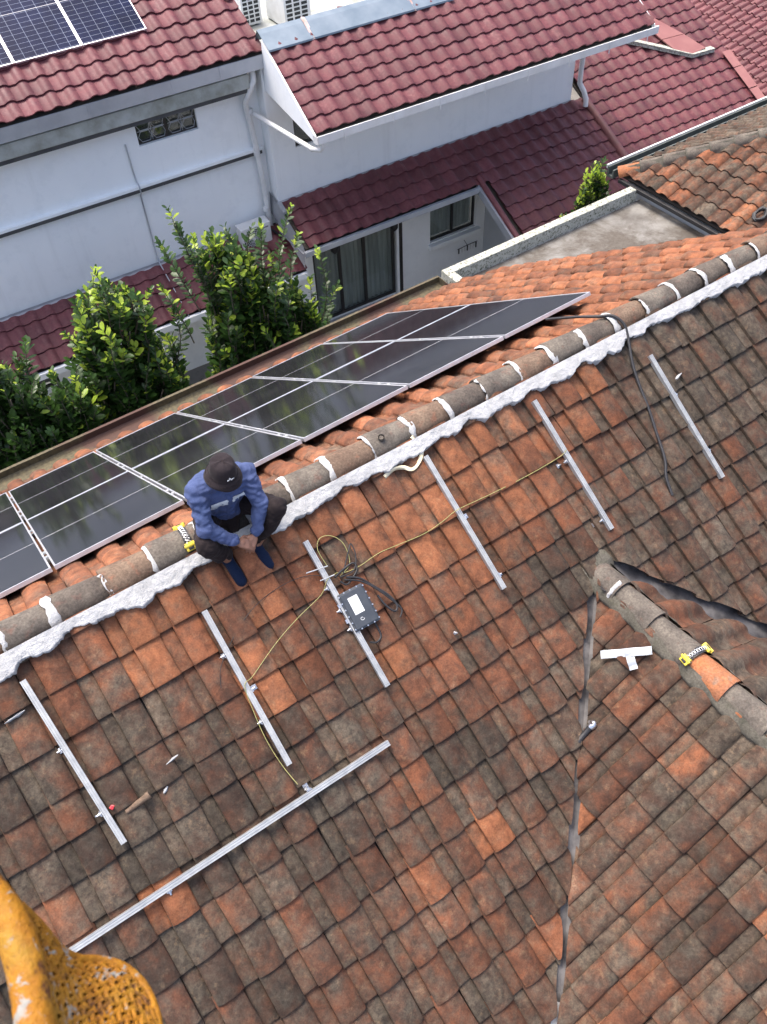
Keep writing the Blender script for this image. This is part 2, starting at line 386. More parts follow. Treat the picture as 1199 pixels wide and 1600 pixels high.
class TiledRoof:
    """collects the tiles of one house; the nearest in view become objects, the rest one joined part per slope"""
    def __init__(s, mat, matj, limit=300): s.c = []; s.mat = mat; s.matj = matj; s.limit = limit
    def lay(s, slope, part, pitch, u0, u1, joint, courses, prof, L, keep=None, tint=None, tilt=.040, thk=.017, jit=1., hs=1.0, off=0, key='t'):
        """courses: lower-edge distances; keep(u, d, un, dn) -> list of half planes (a,b,c) a*u+b*d<=c, or None to skip"""
        shared = tile_mesh('tile', prof, pitch*1.012, L, tilt, thk, hs=hs, mats=[s.mat])
        i0 = math.floor((u0 - joint) / pitch) - 1; i1 = math.ceil((u1 - joint) / pitch) + 1
        for ci, d in enumerate(courses):
            for i in range(i0, i1):
                ul = joint + i*pitch
                if ul + pitch < u0 or ul > u1: continue
                hp = [(-1, 0, -u0), (1, 0, u1)]
                if keep:
                    k = keep(ul + pitch/2, d - .14)
                    if k is None: continue
                    hp += k
                cs = [(ul, d), (ul+pitch, d), (ul, d-L), (ul+pitch, d-L)]
                cut = []; skip = False
                for (a, b, c) in hp:
                    v = [a*x + b*y - c for x, y in cs]
                    if min(v) >= -.03 * math.hypot(a, b): skip = True; break
                    if max(v) > .02 * math.hypot(a, b): cut.append((a, b, c))
                if skip: continue
                rnd = random.Random(hash((key, ci, i)) if False else ci*7919 + i*104729 + len(key)*31 + ord(key[0]))
                js = jit*(1.7 if d > 1.9 and jit > .9 else 1.); ju, jd = rnd.gauss(0, .004)*jit, rnd.gauss(0, .007)*js
                mt = slope.mat(ul + ju, d + jd, off + abs(rnd.gauss(0, .003))*jit)
                mt = mt @ Matrix.Rotation(rnd.gauss(0, .011)*js, 4, 'Z') @ Matrix.Rotation(rnd.gauss(0, .008)*jit, 4, 'X') @ Matrix.Rotation(rnd.gauss(0, .010)*jit, 4, 'Y')
                tc = tint(ul + pitch/2, d, rnd) if tint else (rnd.random(), rnd.random(), rnd.random())
                ctr = slope.p(ul + pitch/2, d - .13, .03)
                if slope.base: ctr = slope.base @ ctr
                s.c.append(dict(m=mt, me=shared, cut=cut, tint=(*tc, rnd.random()), dist=(ctr - CAM).length, vis=in_view(ctr, .04), part=part, ul=ul, d=d))
    def cutmesh(s, t):
        bm = bmesh.new(); bm.from_mesh(t['me'])
        for (a, b, c) in t['cut']:
            no = Vector((a, -b, 0)); k = c - a*t['ul'] - b*t['d']
            co = no * (k / no.length_squared)
            bmesh.ops.bisect_plane(bm, geom=bm.verts[:] + bm.edges[:] + bm.faces[:], plane_co=co, plane_no=no, clear_outer=True)
        return bm
    def finish(s):
        vis = sorted([t for t in s.c if t['vis']], key=lambda t: t['dist'])
        pick = vis[:s.limit]; ids = set(id(t) for t in pick)
        for t in pick:
            me = t['me']
            if t['cut']:
                bm = s.cutmesh(t)
                if len(bm.faces) == 0: bm.free(); continue
                me = bpy.data.meshes.new('tile'); bm.to_mesh(me); bm.free(); me.materials.append(s.mat)
            o = bpy.data.objects.new('tile', me); C.objects.link(o)
            o.parent = t['part']; o.matrix_local = t['m']; o.color = t['tint']
        rest = {}
        for t in s.c:
            if id(t) not in ids: rest.setdefault(t['part'].name, []).append(t)
        for pn, ts in rest.items():
            vs, fs, cols, sm, hv = [], [], [], [], []
            for t in ts:
                if t['cut']:
                    bm = s.cutmesh(t); bm.verts.index_update()
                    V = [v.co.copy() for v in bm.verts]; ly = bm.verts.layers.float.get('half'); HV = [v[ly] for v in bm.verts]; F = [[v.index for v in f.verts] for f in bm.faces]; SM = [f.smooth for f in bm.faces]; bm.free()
                else:
                    V = [v.co for v in t['me'].vertices]; HV = [d_.value for d_ in t['me'].attributes['half'].data]; F = [list(p.vertices) for p in t['me'].polygons]; SM = [p.use_smooth for p in t['me'].polygons]
                b = len(vs); vs += [tuple(t['m'] @ v) for v in V]; fs += [[i+b for i in f] for f in F]; sm += SM
                cols += list(t['tint']) * len(V); hv += HV
            if not vs: continue
            me = bpy.data.meshes.new('tile_field'); me.from_pydata(vs, [], fs); me.polygons.foreach_set('use_smooth', sm)
            a = me.attributes.new('tint', 'FLOAT_COLOR', 'POINT'); a.data.foreach_set('color', cols)
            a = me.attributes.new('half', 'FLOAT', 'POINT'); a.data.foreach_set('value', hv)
            me.materials.append(s.matj)
            o = bpy.data.objects.new('tile_field', me); C.objects.link(o); o.parent = ts[0]['part']; o['kind'] = 'stuff'

def deck(name, slope, poly, mat, parent, h=-.02, thick=.05):
    m = MB(); m.prism([slope.p(u, d, h) for u, d in poly], -slope.n*thick)
    return m.build(name, mat, parent)

def half_cap(r0, r1, L, n=10, a0=-100, a1=100, thk=.014):
    """barrel cap along +X, crown up"""
    m = MB(); out = []; inn = []
    for (x, r) in ((0, r0), (.012, r0+.003), (L, r1)):
        out.append([(x, math.sin(R(a0+(a1-a0)*k/n))*r, math.cos(R(a0+(a1-a0)*k/n))*r) for k in range(n+1)])
    m.loft(out[::-1])
    ends = [[(x, math.sin(R(a0+(a1-a0)*k/n))*r, math.cos(R(a0+(a1-a0)*k/n))*r) for k in range(n+1)] for (x, r) in ((0, r0), (0.001, r0-thk))]
    m.loft(ends, False); 
    ends = [[(x, math.sin(R(a0+(a1-a0)*k/n))*r, math.cos(R(a0+(a1-a0)*k/n))*r) for k in range(n+1)] for (x, r) in ((L, r1-thk), (L, r1))]
    m.loft(ends, False)
    return m

# ------------------------------------------------------------------ the clay-tiled house under the work
TH = R(33); ct, st = math.cos(TH), math.sin(TH)
houseA = empty('clay_roof_house', (0, 0, GZ))
tag(houseA, 'house with weathered orange and brown clay tile roof the worker sits on', 'house')
offA = Vector((0, 0, -GZ))            # children are in local coordinates: origin at ground level
A0 = Vector((0, 0, -GZ))
near = Slope(A0, (1,0,0), (0,ct,st))
far = Slope(A0 + Vector((0, .040, .016)), (-1,0,0), (0,-ct,st))
BX, BY, BZ = 1.25, -1.377, -.894
bl = Slope(A0 + Vector((BX, 0, BZ)), (0,-1,0), (ct,0,st))
br = Slope(A0 + Vector((BX, 0, BZ)), (0,1,0), (-ct,0,st))
for sl in (near, far, bl, br): sl.base = Matrix.Translation((0, 0, GZ))
XV = 5.12                              # gable end
pn = deck('roof_slope', near, [(-5.2,.02),(XV-.05,.02),(XV-.05,7.2),(-5.2,7.2)], M['deck'], houseA)
pf = deck('roof_slope', far, [(5.2,.06),(-XV+.05,.06),(-XV+.05,4.58),(-4.52,5.40),(5.2,5.40)], M['deck'], houseA)
pbl = deck('roof_slope', bl, [(1.4,.02),(5.2,.02),(5.2,3.9)], M['deck'], houseA, h=-.015)
pbr = deck('roof_slope', br, [(-5.2,.02),(-1.4,.02),(-5.2,3.9)], M['deck'], houseA, h=-.015)
for o, l in ((pn, 'slope facing the viewer'), (pf, 'slope behind the ridge under the solar panels'), (pbl, 'left slope of the cross gable'), (pbr, 'right slope of the cross gable')): o['label'] = l

def blob(x, y, cx, cy, rx, ry): return math.exp(-((x-cx)/rx)**2 - ((y-cy)/ry)**2)
def tint_near(u, d, r):
    o = .20
    o += .95*blob(u, d, .45, .75, 1.15, .75) + .62*blob(u, d, -2.2, .55, .6, .38) + .50*blob(u, d, -1.25, .35, .9, .35) + .45*blob(u, d, -1.3, 1.0, .5, .3)
    o += .28*blob(u, d, -.3, 1.9, .9, .6) + .22*blob(u, d, -1.0, 3.2, .9, .8) + .3*blob(u, d, 1.9, .7, .4, .5)
    g = .50 - .62*min(1, max(0, o-.2)*1.3) + .22*blob(u, d, -2.8, 1.8, 1.0, .7) + .38*blob(u, d, 3.0, 1.2, 1.5, .9)
    o += r.gauss(0, .12); g += r.gauss(0, .13)
    if r.random() < .035: o += .45; g -= .4
    if r.random() < .07: g += .35; o -= .25
    for (x, y, k) in ((-1.62, 1.30, 1.), (-2.60, 2.04, .95), (2.0, .55, .9), (-.62, 3.02, 1.0), (.62, .68, .9)):
        if abs(u-x) < .15 and abs(d-y) < .15: o = k; g = -.35
    b = .46 + r.gauss(0, .15) - .12*blob(u, d, 3.0, 1.3, 1.4, .9)
    return (max(0, min(1, o)), max(0, min(1, g)), max(0, min(1, b)))
def tint_bl(u, d, r):
    o = .26 + .30*blob(u, d, 3.6, 2.2, .8, .6) + r.gauss(0, .15); g = .38 + r.gauss(0, .22)
    if r.random() < .05: o = .95; g = -.3
    return (max(0, min(1, o)), max(0, min(1, g)), max(0, min(1, .36 + r.gauss(0, .15))))
def tint_far(u, d, r):
    o = .74 + r.gauss(0, .13); g = r.gauss(-.05, .14)
    if r.random() < .10: g += .45
    return (max(0, min(1, o)), max(0, min(1, g)), max(0, min(1, .62 + r.gauss(0, .12))))

def drift(lst): return lst
cn = [.14, .41, .715, 1.02, 1.27, 1.51, 1.78, 2.07, 2.345, 2.635] + [2.635 + .285*k for k in range(1, 15)]
SA = -BY / ct
gap = .035
def keep_near(u, d):
    hp = [(0, -1, -.03)]
    if d > SA - .05:
        if u < BX:
            # valley: x = BX - (d*ct + BY)  ->  u + d*ct <= BX - BY - gap
            hp.append((1, ct, BX - BY - gap*(2.5 + 1.8*nz(d*2.7, 4))))
        else:
            hp.append((-1, ct, -BX - BY - gap*4.2))
    return hp
ra = TiledRoof(M['clay'], M['clay_j'], 300)
ra.lay(near, pn, .295, -4.6, XV, -2.52 - .295*20, cn, CLAY, .355, keep_near, tint_near, key='n')
def keep_bl(u, d):      # u = -y ; below valley: -y >= -BY + (BX-x) ; BX-x = d*ct
    return [(-1, ct, BY - gap*(1.3 + 1.6*nz(d*3.1, 8))), (0, -1, -.03)]
def keep_br(u, d):      # u = y
    return [(1, ct, BY - gap*3.0), (0, -1, -.03)]
cb = [.08 + .31*k for k in range(13)]
ra.lay(bl, pbl, .28, 1.38, 5.2, 2.424 - .28*10, cb, CLAY, .375, keep_bl, tint_bl, key='b')
ra.lay(br, pbr, .28, -5.2, -1.38, -2.424 - .28*10, cb, BARREL, .375, keep_br, lambda u, d, r: (max(0, min(1, .22 + r.gauss(0, .2))), max(0, min(1, .62 + r.gauss(0, .25))), .5 + r.gauss(0, .12)), key='c', hs=.9)
cf = [.16 + .285*k for k in range(24)]
def keep_far(u, d):
    return [(0, -1, -.04), (0, 1, 5.42), (-1.02, .7, 8.42)]
ra.lay(far, pf, .285, -XV, 3.4, -XV + .0, cf, CLAY, .355, keep_far, tint_far, key='f')
ra.finish()

# ridge caps
cap_pos = [-4.6 + .3585*k - .0 for k in range(28)]
ph = -2.441 - .3585*6
def ridge_piece(name, mb, mat, mtx, parent):
    o = mb.build(name, mat, parent); o.matrix_local = mtx; return o
cap_me = half_cap(.137, .112, .40, 14)
cap_meshes = []
for mk in ('cap', 'cap_b', 'cap_c'):
    q_ = cap_me.mesh('ridge_cap'); q_.materials.append(M[mk]); cap_meshes.append(q_)
k = 0
x = ph
while x < XV - .1:
    o = bpy.data.objects.new('ridge_cap', cap_meshes[(0, 1, 2, 0, 1, 0, 2, 1, 0, 2, 2, 0, 1)[k % 13]]); C.objects.link(o); o.parent = houseA
    r = random.Random(k)
    o.matrix_local = Matrix.Translation(A0 + Vector((x, .056 + r.gauss(0, .006), -.012 + r.gauss(0, .006)))) @ Matrix.Rotation(r.gauss(0, .012), 4, 'Z') @ Matrix.Rotation(-.012, 4, 'Y')
    k += 1; x += .3585
ridge_end = x
# vent stub on one cap
m = MB(); m.tube([(.16, .02, .05), (.16, .0, .15)], .025, 12, False); m.tube([(.16, .02, .06), (.16, .002, .142)], .018, 12, True)
vs = m.build('vent_stub', M['cap'], houseA); vs.location = A0
# mortar bed and joint bands
m = MB()

def strip(mb, x0, x1, step, fn, rows):
    xs = []; x = x0
    while x <= x1: xs.append(x); x += step
    mb.loft([[fn(x, j/(rows-1)) for j in range(rows)] for x in xs][::1])
def mort(x, t):
    lob = .5 + .5*math.sin(2*math.pi*(x + 2.52 + .10 + .06*nz(x*1.7, 5))/.295)
    wdt = .080 + .026*lob*(1 + 1.2*nz(x*1.3, 9)) + .060*nz(x*1.9, 3) + .034*nz(x*6, 7) + .020*nz(x*19, 2) + .010*nz(x*55, 2)
    wdt = max(.03, wdt)
    d = .045 + t*(wdt + .020)
    h = .020*(1 - t)**.8 + .112 + .007*nz(x*6, d*6) + .004*nz(x*26, d*26, 4) + .002*nz(x*70, d*70, 4)
    if t > .95: h = .03
    return near.p(x, d, h)
strip(m, -4.6, XV, .011, mort, 16)
ob = m.build('ridge_mortar', M['mortar'], houseA)
x = ph; k = 0
while x < XV - .1:
    m = MB(); rows = []
    r = random.Random(k + 50)
    wl = .008 + .040*r.random()**1.5; wr = .010 + .026*r.random()**1.3; lim = r.uniform(5, 75)
    for a in range(0, 13):
        ang = R(-112 + (112 + lim) * a/12)
        q = []
        for t in (0, .12, .5, .88, 1):
            bx = -wl + (wl + wr)*t + .022*nz(a*.6, t*2, k*3.1) + .008*nz(a*2.9, t*2, k*1.7)
            rr = .133 + (.009 if .1 < t < .9 else 0) + .004*nz(a*1.7, t*3, k)
            q.append(A0 + Vector((x + bx, .056 + math.sin(ang)*rr, -.012 + math.cos(ang)*rr)))
        rows.append(q)
    m.loft(rows)
    o = m.build('joint_mortar', M['mortar'], houseA)
    x += .3585; k += 1

# cross-gable ridge caps and bedding
y = -1.30; k = 0
capB = [half_cap(.122, .098, .43).mesh('ridge_cap') for _ in range(2)]
capB[0].materials.append(M['cap']); capB[1].materials.append(M['cap_orange'])
while y > -5.2:
    o = bpy.data.objects.new('ridge_cap', capB[1 if k == 3 else 0]); C.objects.link(o); o.parent = houseA
    rr = random.Random(k + 9)
    # bigger end faces downhill towards the viewer
    o.matrix_local = Matrix.Translation(A0 + Vector((BX + rr.gauss(0, .006), y - .36, BZ + .0))) @ Matrix.Rotation(R(90) + rr.gauss(0, .02), 4, 'Z') @ Matrix.Rotation(.03, 4, 'Y')
    y -= .355; k += 1
for sl, sg in ((bl, 1), (br, -1)):
    m = MB()
    def bed(yy, t, sl=sl, sg=sg):
        u = yy * sg; d = .05 + t*(.11 + .03*nz(yy*5, sg) + .012*nz(yy*17, sg))
        return sl.p(u, d, .066*(1-t)**.6 + .040 + .008*nz(yy*14, d*14) - (.05 if t > .9 else 0))
    ys = (1.3, 5.2)
    strip(m, ys[0], ys[1], .03, bed, 8)
    m.build('ridge_mortar', M['cap_mort'], houseA)
# mortar heap where the cross ridge dies into the slope
m = MB()
rows = []
for i in range(13):
    a = i/12*2*math.pi
    rows.append([near.p(BX + .01 + math.cos(a)*rr*(1+.2*nz(i*.7, rr*9)), SA - .03 + math.sin(a)*rr*1.0*(1+.2*nz(i*.7, 5)), .02 + .075*(1-(rr/.16)**2) + .01*nz(i, rr*20)) for rr in (.0, .04, .08, .12, .15)])
m.loft(rows); m.build('mortar_heap', M['cap_mort'], houseA)
# white mortar dab on the first cross cap
m = MB(); rows = []
for a in range(8):
    ang = R(-80 + 75*a/7); rr = .131
    rows.append([A0 + Vector((BX + math.sin(ang)*(rr + (.004 if 0 < t < 1 else -.01)), -1.645 + .018*t*2 + .01*nz(a*.8, t), BZ + .002 + math.cos(ang)*(rr + (.004 if 0 < t < 1 else -.01)))) for t in (0, .3, .7, 1)])
m.loft(rows); m.build('joint_mortar', M['mortar'], houseA)

# valley flashing: two folded sheets
for sgn, wd in ((-1, .13), (1, .24)):
    m = MB(); rows = []
    for i in range(40):
        t = i/39*3.9 + .02
        c = A0 + Vector((BX + sgn*t, BY - t, BZ - t*math.tan(TH) + .012 + .004*nz(t*5, sgn)))
        perp = Vector((-1, -sgn, 0)).normalized() if sgn < 0 else Vector((1, -1, 0)).normalized()
        pn_ = Vector((1*-sgn, -1, 0)).normalized()
        e1 = near.w * 0
        # up either side along the two slopes
        a = c + Vector((sgn*.7, .7, .0))*wd + Vector((0, 0, .7*wd*.45))
        b = c - Vector((sgn*.7, .7, .0))*wd + Vector((0, 0, .7*wd*.45))
        f_ = .016*nz(t*3.1, sgn*7) + .010*nz(t*11, sgn*3)
        rows.append([a + Vector((0, 0, f_)), a*.5 + c*.5 + Vector((0,0,-.008 - f_)), c + Vector((0, 0, .4*f_)), b*.5 + c*.5 + Vector((0,0,-.008 + f_)), b - Vector((0, 0, f_))])
    m.loft(rows, False)
    m.build('valley_flashing', M['old_lead'], houseA)

# pale cement patch low in the left valley
m = MB(); rows = []
for i in range(12):
    t = 2.02 + i*.035
    c = A0 + Vector((BX - t, BY - t, BZ - t*math.tan(TH) + .055))
    rows.append([c + Vector((-.7, .7, 0))*(j*(.075 + .02*nz(i*.7, j))) + Vector((0, 0, abs(j)*.035 + .008*nz(i*.9, j*2))) for j in (-1, -.5, 0, .5, 1)])
m.loft(rows); m.build('valley_cement', M['mortar'], houseA)
# eave gutter behind the panels, fascia, walls
GY, GZZ = 4.61, -2.93
m = MB(); prof = [(-.02, -.02), (-.02, -.09), (.02, -.12), (.28, -.12), (.33, -.09), (.33, .0), (.37, .0), (.37, -.095), (.30, -.135), (.01, -.135), (-.035, -.1), (-.035, -.02)]
rows = [[A0 + Vector((x, GY + a, GZZ + b)) for a, b in prof] for x in (-5.2, 4.50)]
m.loft(rows, False, True); m.prism([A0 + Vector((4.50, GY + a, GZZ + b)) for a, b in ((-.035,-.02),(-.035,-.1),(.01,-.135),(.30,-.135),(.37,-.095),(.37,.0))], (.01, 0, 0))
n_ = NB('mossy_gutter'); a_ = n_.noise(3, 4); b_ = n_.noise(25, 4)
c_ = n_.mix((.05, .042, .024), (.115, .095, .050), n_.ramp(b_, .3, .7)); c_ = n_.mix(c_, (.060, .022, .018), n_.ramp(n_.noise(1.1, 2), .5, .58, 0, .8))
n_.bump(b_, .4, .01)
m.build('gutter', n_.out(c_, .8), houseA)
m = MB(); m.prism([A0 + Vector(p) for p in ((-5.2, -3.6, -2.6), (-5.2, .05, -.2), (-5.2, 4.4, -3.1), (-5.2, 4.4, GZ), (-5.2, -3.6, GZ))], (10.2, 0, 0))
m.build('wall', M['wall_grey'], houseA)
# ------------------------------------------------------------------ neighbouring white houses (local frame: x along the lane, y away from the viewer)
HR = R(-2.5)
HM = Matrix.Rotation(HR, 4, 'Z')
def H(x, y, z): return HM @ Vector((x, y, z))
def house(name, label, cat='house'):
    o = empty(name, (0, 0, 0), HR); return tag(o, label, cat)
def tint_red(amp=.5, grime=.5):
    def f(u, d, r): return (min(1, max(0, amp + r.gauss(0, .3))), min(1, max(0, grime + r.gauss(0, .3))), min(1, max(0, .5 + r.gauss(0, .2))))
    return f
def grid_wall(m, x0, x1, z0, z1, y, holes, thick=.18):
    """wall sheet facing -y with rectangular holes (x0,x1,z0,z1) and their reveals"""
    xs = sorted(set([x0, x1] + [h[0] for h in holes] + [h[1] for h in holes])); zs = sorted(set([z0, z1] + [h[2] for h in holes] + [h[3] for h in holes]))
    for i in range(len(xs)-1):
        for j in range(len(zs)-1):
            cx, cz = (xs[i]+xs[i+1])/2, (zs[j]+zs[j+1])/2
            if any(h[0] < cx < h[1] and h[2] < cz < h[3] for h in holes): continue
            m.add([(xs[i],y,zs[j]),(xs[i+1],y,zs[j]),(xs[i+1],y,zs[j+1]),(xs[i],y,zs[j+1])], [(0,1,2,3)])
    for (a, b, c, d) in holes:
        q = [(a,c),(b,c),(b,d),(a,d)]
        for k in range(4):
            p, r = q[k], q[(k+1)%4]
            m.add([(p[0],y,p[1]),(r[0],y,r[1]),(r[0],y+thick,r[1]),(p[0],y+thick,p[1])], [(3,2,1,0)])
def window(parent, x0, x1, z0, z1, y, mull, grille=None, room=True, curtain=True, fw=.045):
    f = MB()
    f.box((x0, y, z0), (x1, y+.05, z0+fw)); f.box((x0, y, z1-fw), (x1, y+.05, z1))
    f.box((x0, y+.001, z0+fw), (x0+fw, y+.049, z1-fw)); f.box((x1-fw, y+.001, z0+fw), (x1, y+.049, z1-fw))
    for mx in mull: f.box((mx-fw*.55, y+.002, z0+fw), (mx+fw*.55, y+.048, z1-fw))
    fo = f.build('window', M['dark'], parent)
    ed = [x0+fw] + list(mull) + [x1-fw]
    for i in range(len(ed)-1):
        g = MB(); g.box((ed[i]+.004, y+.02, z0+fw), (ed[i+1]-.004, y+.026, z1-fw)); g.build('pane', M['glass'], fo)
    if curtain:
        g = MB(); n = max(8, int((x1-x0)/.022)); rows = []
        for i in range(n+1):
            t = i/n; xx = x0 + (x1-x0)*t; yy = y + .16 + .022*math.sin(t*(x1-x0)*52 + 2*nz(t*9)) + .015*nz(t*25, z0)
            rows.append([(xx, yy, z0), (xx, yy + .01*nz(t*8, 3), (z0+z1)/2), (xx, yy, z1)])
        g.loft(rows); g.build('curtain', M['curtain'], fo)
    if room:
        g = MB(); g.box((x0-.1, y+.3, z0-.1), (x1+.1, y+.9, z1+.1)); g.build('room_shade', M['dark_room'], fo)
    if grille:
        g = MB()
        for pts in grille: g.tube([(a, y-.015, b) for a, b in pts], .0065, 5)
        g.build('grille', M['dark'] if False else M['gutter'], fo)
    return fo
def house_slope(y_e, z_e, th):
    """slope whose eave line is at (y_e, z_e), d measured up negative from the eave"""
    s = Slope((0, y_e, z_e), (1,0,0), (0, math.cos(th), math.sin(th))); s.base = HM; return s
TP = .2985; TG = .305

# ---------- left house
hl = house('terrace_house', 'white house with blue solar panels on its red tile roof')
W1 = 10.3; WB = GZ
m = MB(); grid_wall(m, -4.2, 3.97, WB, -1.05, W1, [(1.71, 2.80, -2.24, -1.78), (-1.45, -.95, -6.2, -5.35), (3.0, 3.75, -6.5, -5.3)])
m.add([(3.97, W1, WB), (3.97, W1+6, WB), (3.97, W1+6, -1.05), (3.97, W1, -1.05)], [(0,1,2,3)])
m.build('wall', M['wall'], hl)
def hexgrille(x0, x1, z0, z1):
    out = []; w2 = (x1-x0)/2
    for k in range(2):
        a = x0 + w2*k + .03; b = x0 + w2*(k+1) - .03; c, d = z0+.04, z1-.04; mx, mz = (a+b)/2, (c+d)/2
        e = .055
        for (p, q, r, s_) in ((a, mx-.01, mz, d), (mx+.01, b, mz, d), (a, mx-.01, c, mz-.02), (mx+.01, b, c, mz-.02)):
            out.append([(p+e, s_), (q-e*.6, s_), (q, (r+s_)/2), (q-e*.6, r), (p+e, r), (p, (r+s_)/2), (p+e, s_)])
        out.append([(mx, c), (mx, d)]); out.append([(a, mz-.01), (b, mz-.01)])
    return out
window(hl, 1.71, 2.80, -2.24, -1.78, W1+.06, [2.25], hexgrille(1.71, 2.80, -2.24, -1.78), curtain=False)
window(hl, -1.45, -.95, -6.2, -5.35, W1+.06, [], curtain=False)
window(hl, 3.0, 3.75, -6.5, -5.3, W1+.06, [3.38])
m = MB(); m.box((-4.2, W1-.10, -2.90), (3.90, W1-.001, -2.855)); m.build('ledge', M['wall'], hl)
m = MB(); m.box((-4.2, W1-.085, -2.97), (3.88, W1-.002, -2.902)); m.build('ledge_band', M['under_band'], hl)  # dark band along the underside of the ledge
# deep stained concrete eave beam and box gutter
m = MB(); m.bbox((-4.2, W1-.30, -1.70), (3.74, W1-.003, -1.46), .02); m.build('eave_beam', M['stain_conc'], hl)
m = MB(); m.box((-4.2, W1-.26, -1.775), (3.70, W1-.004, -1.703)); m.build('eave_shadow_band', M['under_band'], hl)  # dark strip that paints in the shadow line below the beam
EZ = -1.20
m = MB(); prof = [(9.93, EZ+.015), (9.905, EZ+.015), (9.905, EZ-.20), (10.20, EZ-.235), (10.20, EZ-.05), (10.17, EZ-.05), (10.17, EZ-.21), (9.93, EZ-.18)]
m.loft([[(x, a, b) for a, b in prof] for x in (-4.2, 4.02)], False, True)
m.prism([(4.02, a, b) for a, b in ((9.905, EZ+.015), (9.905, EZ-.20), (10.20, EZ-.235), (10.20, EZ-.05))], (.008, 0, 0))
for xx in (-1.2, .15, .95, 2.35, 3.2): m.box((xx, 9.897, EZ-.2), (xx+.03, 9.906, EZ+.01)); 
m.build('gutter', M['gutter'], hl)
th26 = R(26); th30 = R(30)
ul_ = house_slope(9.93, EZ+.03, th26)
pul = deck('roof_slope', ul_, [(-4.2, 0), (4.05, 0), (4.05, -2.6), (-4.2, -2.6)], M['deck'], hl)
pul['label'] = 'upper red tile slope carrying blue panels'
rl = TiledRoof(M['red'], M['red_j'], 300)
cu = [-.0 - TG*k for k in range(8)]
rl.lay(ul_, pul, TP, -2.2, 4.05, .012, cu, ROMAN, .38, None, tint_red(.6, .5), .044, .020, .5, key='r')
# hip cap / dark ridge behind
m = MB(); m.tube([ul_.p(4.02, -1.15, .03), ul_.p(3.1, -2.6, .09)], .11, 10, True); m.build('hip_cap', plain('dark_hip_cap', (.075, .035, .035), (.12, .05, .05), 6, .6), hl)
# low pent roof of the left house
ll = house_slope(9.2, -4.95, th26)
pll = deck('roof_slope', ll, [(-4.2, 0), (4.02, 0), (4.02, -1.2), (-4.2, -1.2)], M['deck'], hl); pll['label'] = 'low red tile pent slope behind the shrubs'
rl.lay(ll, pll, TP, -2.2, 4.02, -.01, [-.0, -TG, -2*TG, -3*TG], ROMAN, .38, lambda u, d: [(0, -1, 1.13)], tint_red(.4, .9), .044, .020, .5, key='q')
rl.finish()
m = MB()
m.loft([[(x, W1-.004, -4.40), (x, W1-.012, -4.44), (x, W1-.20, -4.515), (x, W1-.205, -4.55)] for x in [-4.2 + .4*i for i in range(21)] ], False)
m.build('wall_flashing', M['lead'], hl)
m = MB(); m.box((-4.2, 9.12, -5.07), (4.0, 9.19, -4.955)); m.box((-4.2, 9.19, -5.06), (4.0, W1-.01, -5.03)); m.build('fascia', M['wall'], hl)
# downpipe at the corner
m = MB()
m.tube([(3.82, 10.06, -1.42), (3.84, 10.05, -1.50), (3.82, 10.02, -1.60), (3.72, 10.06, -1.80), (3.68, 10.17, -1.98), (3.70, 10.2, -2.15), (3.745, 10.2, -2.5), (3.80, 10.2, -3.4), (3.83, 10.2, -4.62)], .052, 12)
for zz in (-2.12, -2.9, -4.0): m.tube([(3.765 + (-2.1-zz)*.02 - .02, 10.2, zz), (3.765 + (-2.1-zz)*.02 - .02, 10.2, zz-.07)], .060, 12)
m.build('downpipe', M['white_pvc'], hl)
m = MB(); m.tube([(1.475, W1-.012, -2.13), (1.485, W1-.012, -2.6), (1.50, W1-.012, -2.80), (1.50, W1-.11, -2.84), (1.50, W1-.11, -2.97), (1.505, W1-.015, -3.05), (1.51, W1-.015, -4.36), (1.51, W1-.22, -4.47), (1.51, 9.4, -4.83), (1.51, 9.16, -4.95)], .013, 7); m.build('conduit', M['gutter'], hl)

# solar panels on the left house: portrait, one row, each with two halves
def solar_panel(name, origin, ux, uy, wid, length, glass, label, group, parent=None, midgap=True, cells=None, frw=.016):
    """origin = corner of the upper edge, ux across, uy down the slope"""
    ux = Vector(ux).normalized(); uy = Vector(uy).normalized(); nn = ux.cross(uy).normalized()
    if nn.z < 0: nn = -nn
    mt = Matrix.Identity(4)
    for i in range(3): mt[i][0] = ux[i]; mt[i][1] = uy[i]; mt[i][2] = nn[i]; mt[i][3] = Vector(origin)[i]
    t = bpy.data.objects.new(name, None); C.objects.link(t); t.matrix_world = mt; tag(t, label, 'solar panel', group)
    f = MB(); b = frw
    f.bbox((0, 0, -.035), (wid, b, 0), .002); f.bbox((0, length-b, -.035), (wid, length, 0), .002)
    f.bbox((0, b-.001, -.0348), (b, length-b+.001, -.0002), .002); f.bbox((wid-b, b-.001, -.0348), (wid, length-b+.001, -.0002), .002)
    f.build('frame', M['frame'], t)
    g = MB(); g.box((b-.002, b-.002, -.012), (wid-b+.002, length-b+.002, -.004)); go = g.build('glass', glass, t)
    if midgap:
        l = MB(); l.box((b, length/2-.004, -.0039), (wid-b, length/2+.004, -.0034)); l.build('centre_gap', M['pv_line'], go)
    bk = MB(); bk.box((b, b, -.034), (wid-b, length-b, -.0125)); bk.build('backsheet', M['dark'], t)
    return t
th = th26
pw, pl_ = 1.134, 2.1
names = ['leftmost blue solar panel on the red roof, only its corner in view', 'middle blue solar panel on the red tile roof', 'right-hand blue solar panel on the red tile roof']
for k in range(3):
    q = ul_.p(-.83 + 1.148*k*.945 + (0), -2.72 + .0, .12); 
    solar_panel('solar_panel', HM @ q, HM.to_3x3() @ ul_.u, HM.to_3x3() @ (-ul_.w), 1.072, 1.80, M['pv_blue'], names[k], 'blue panels on the white house')
# panels further up, only their lower frames in view
for k in range(2):
    q = ul_.p(-.83 + 1.085*(k+0), -2.72 - 2.0, .12)

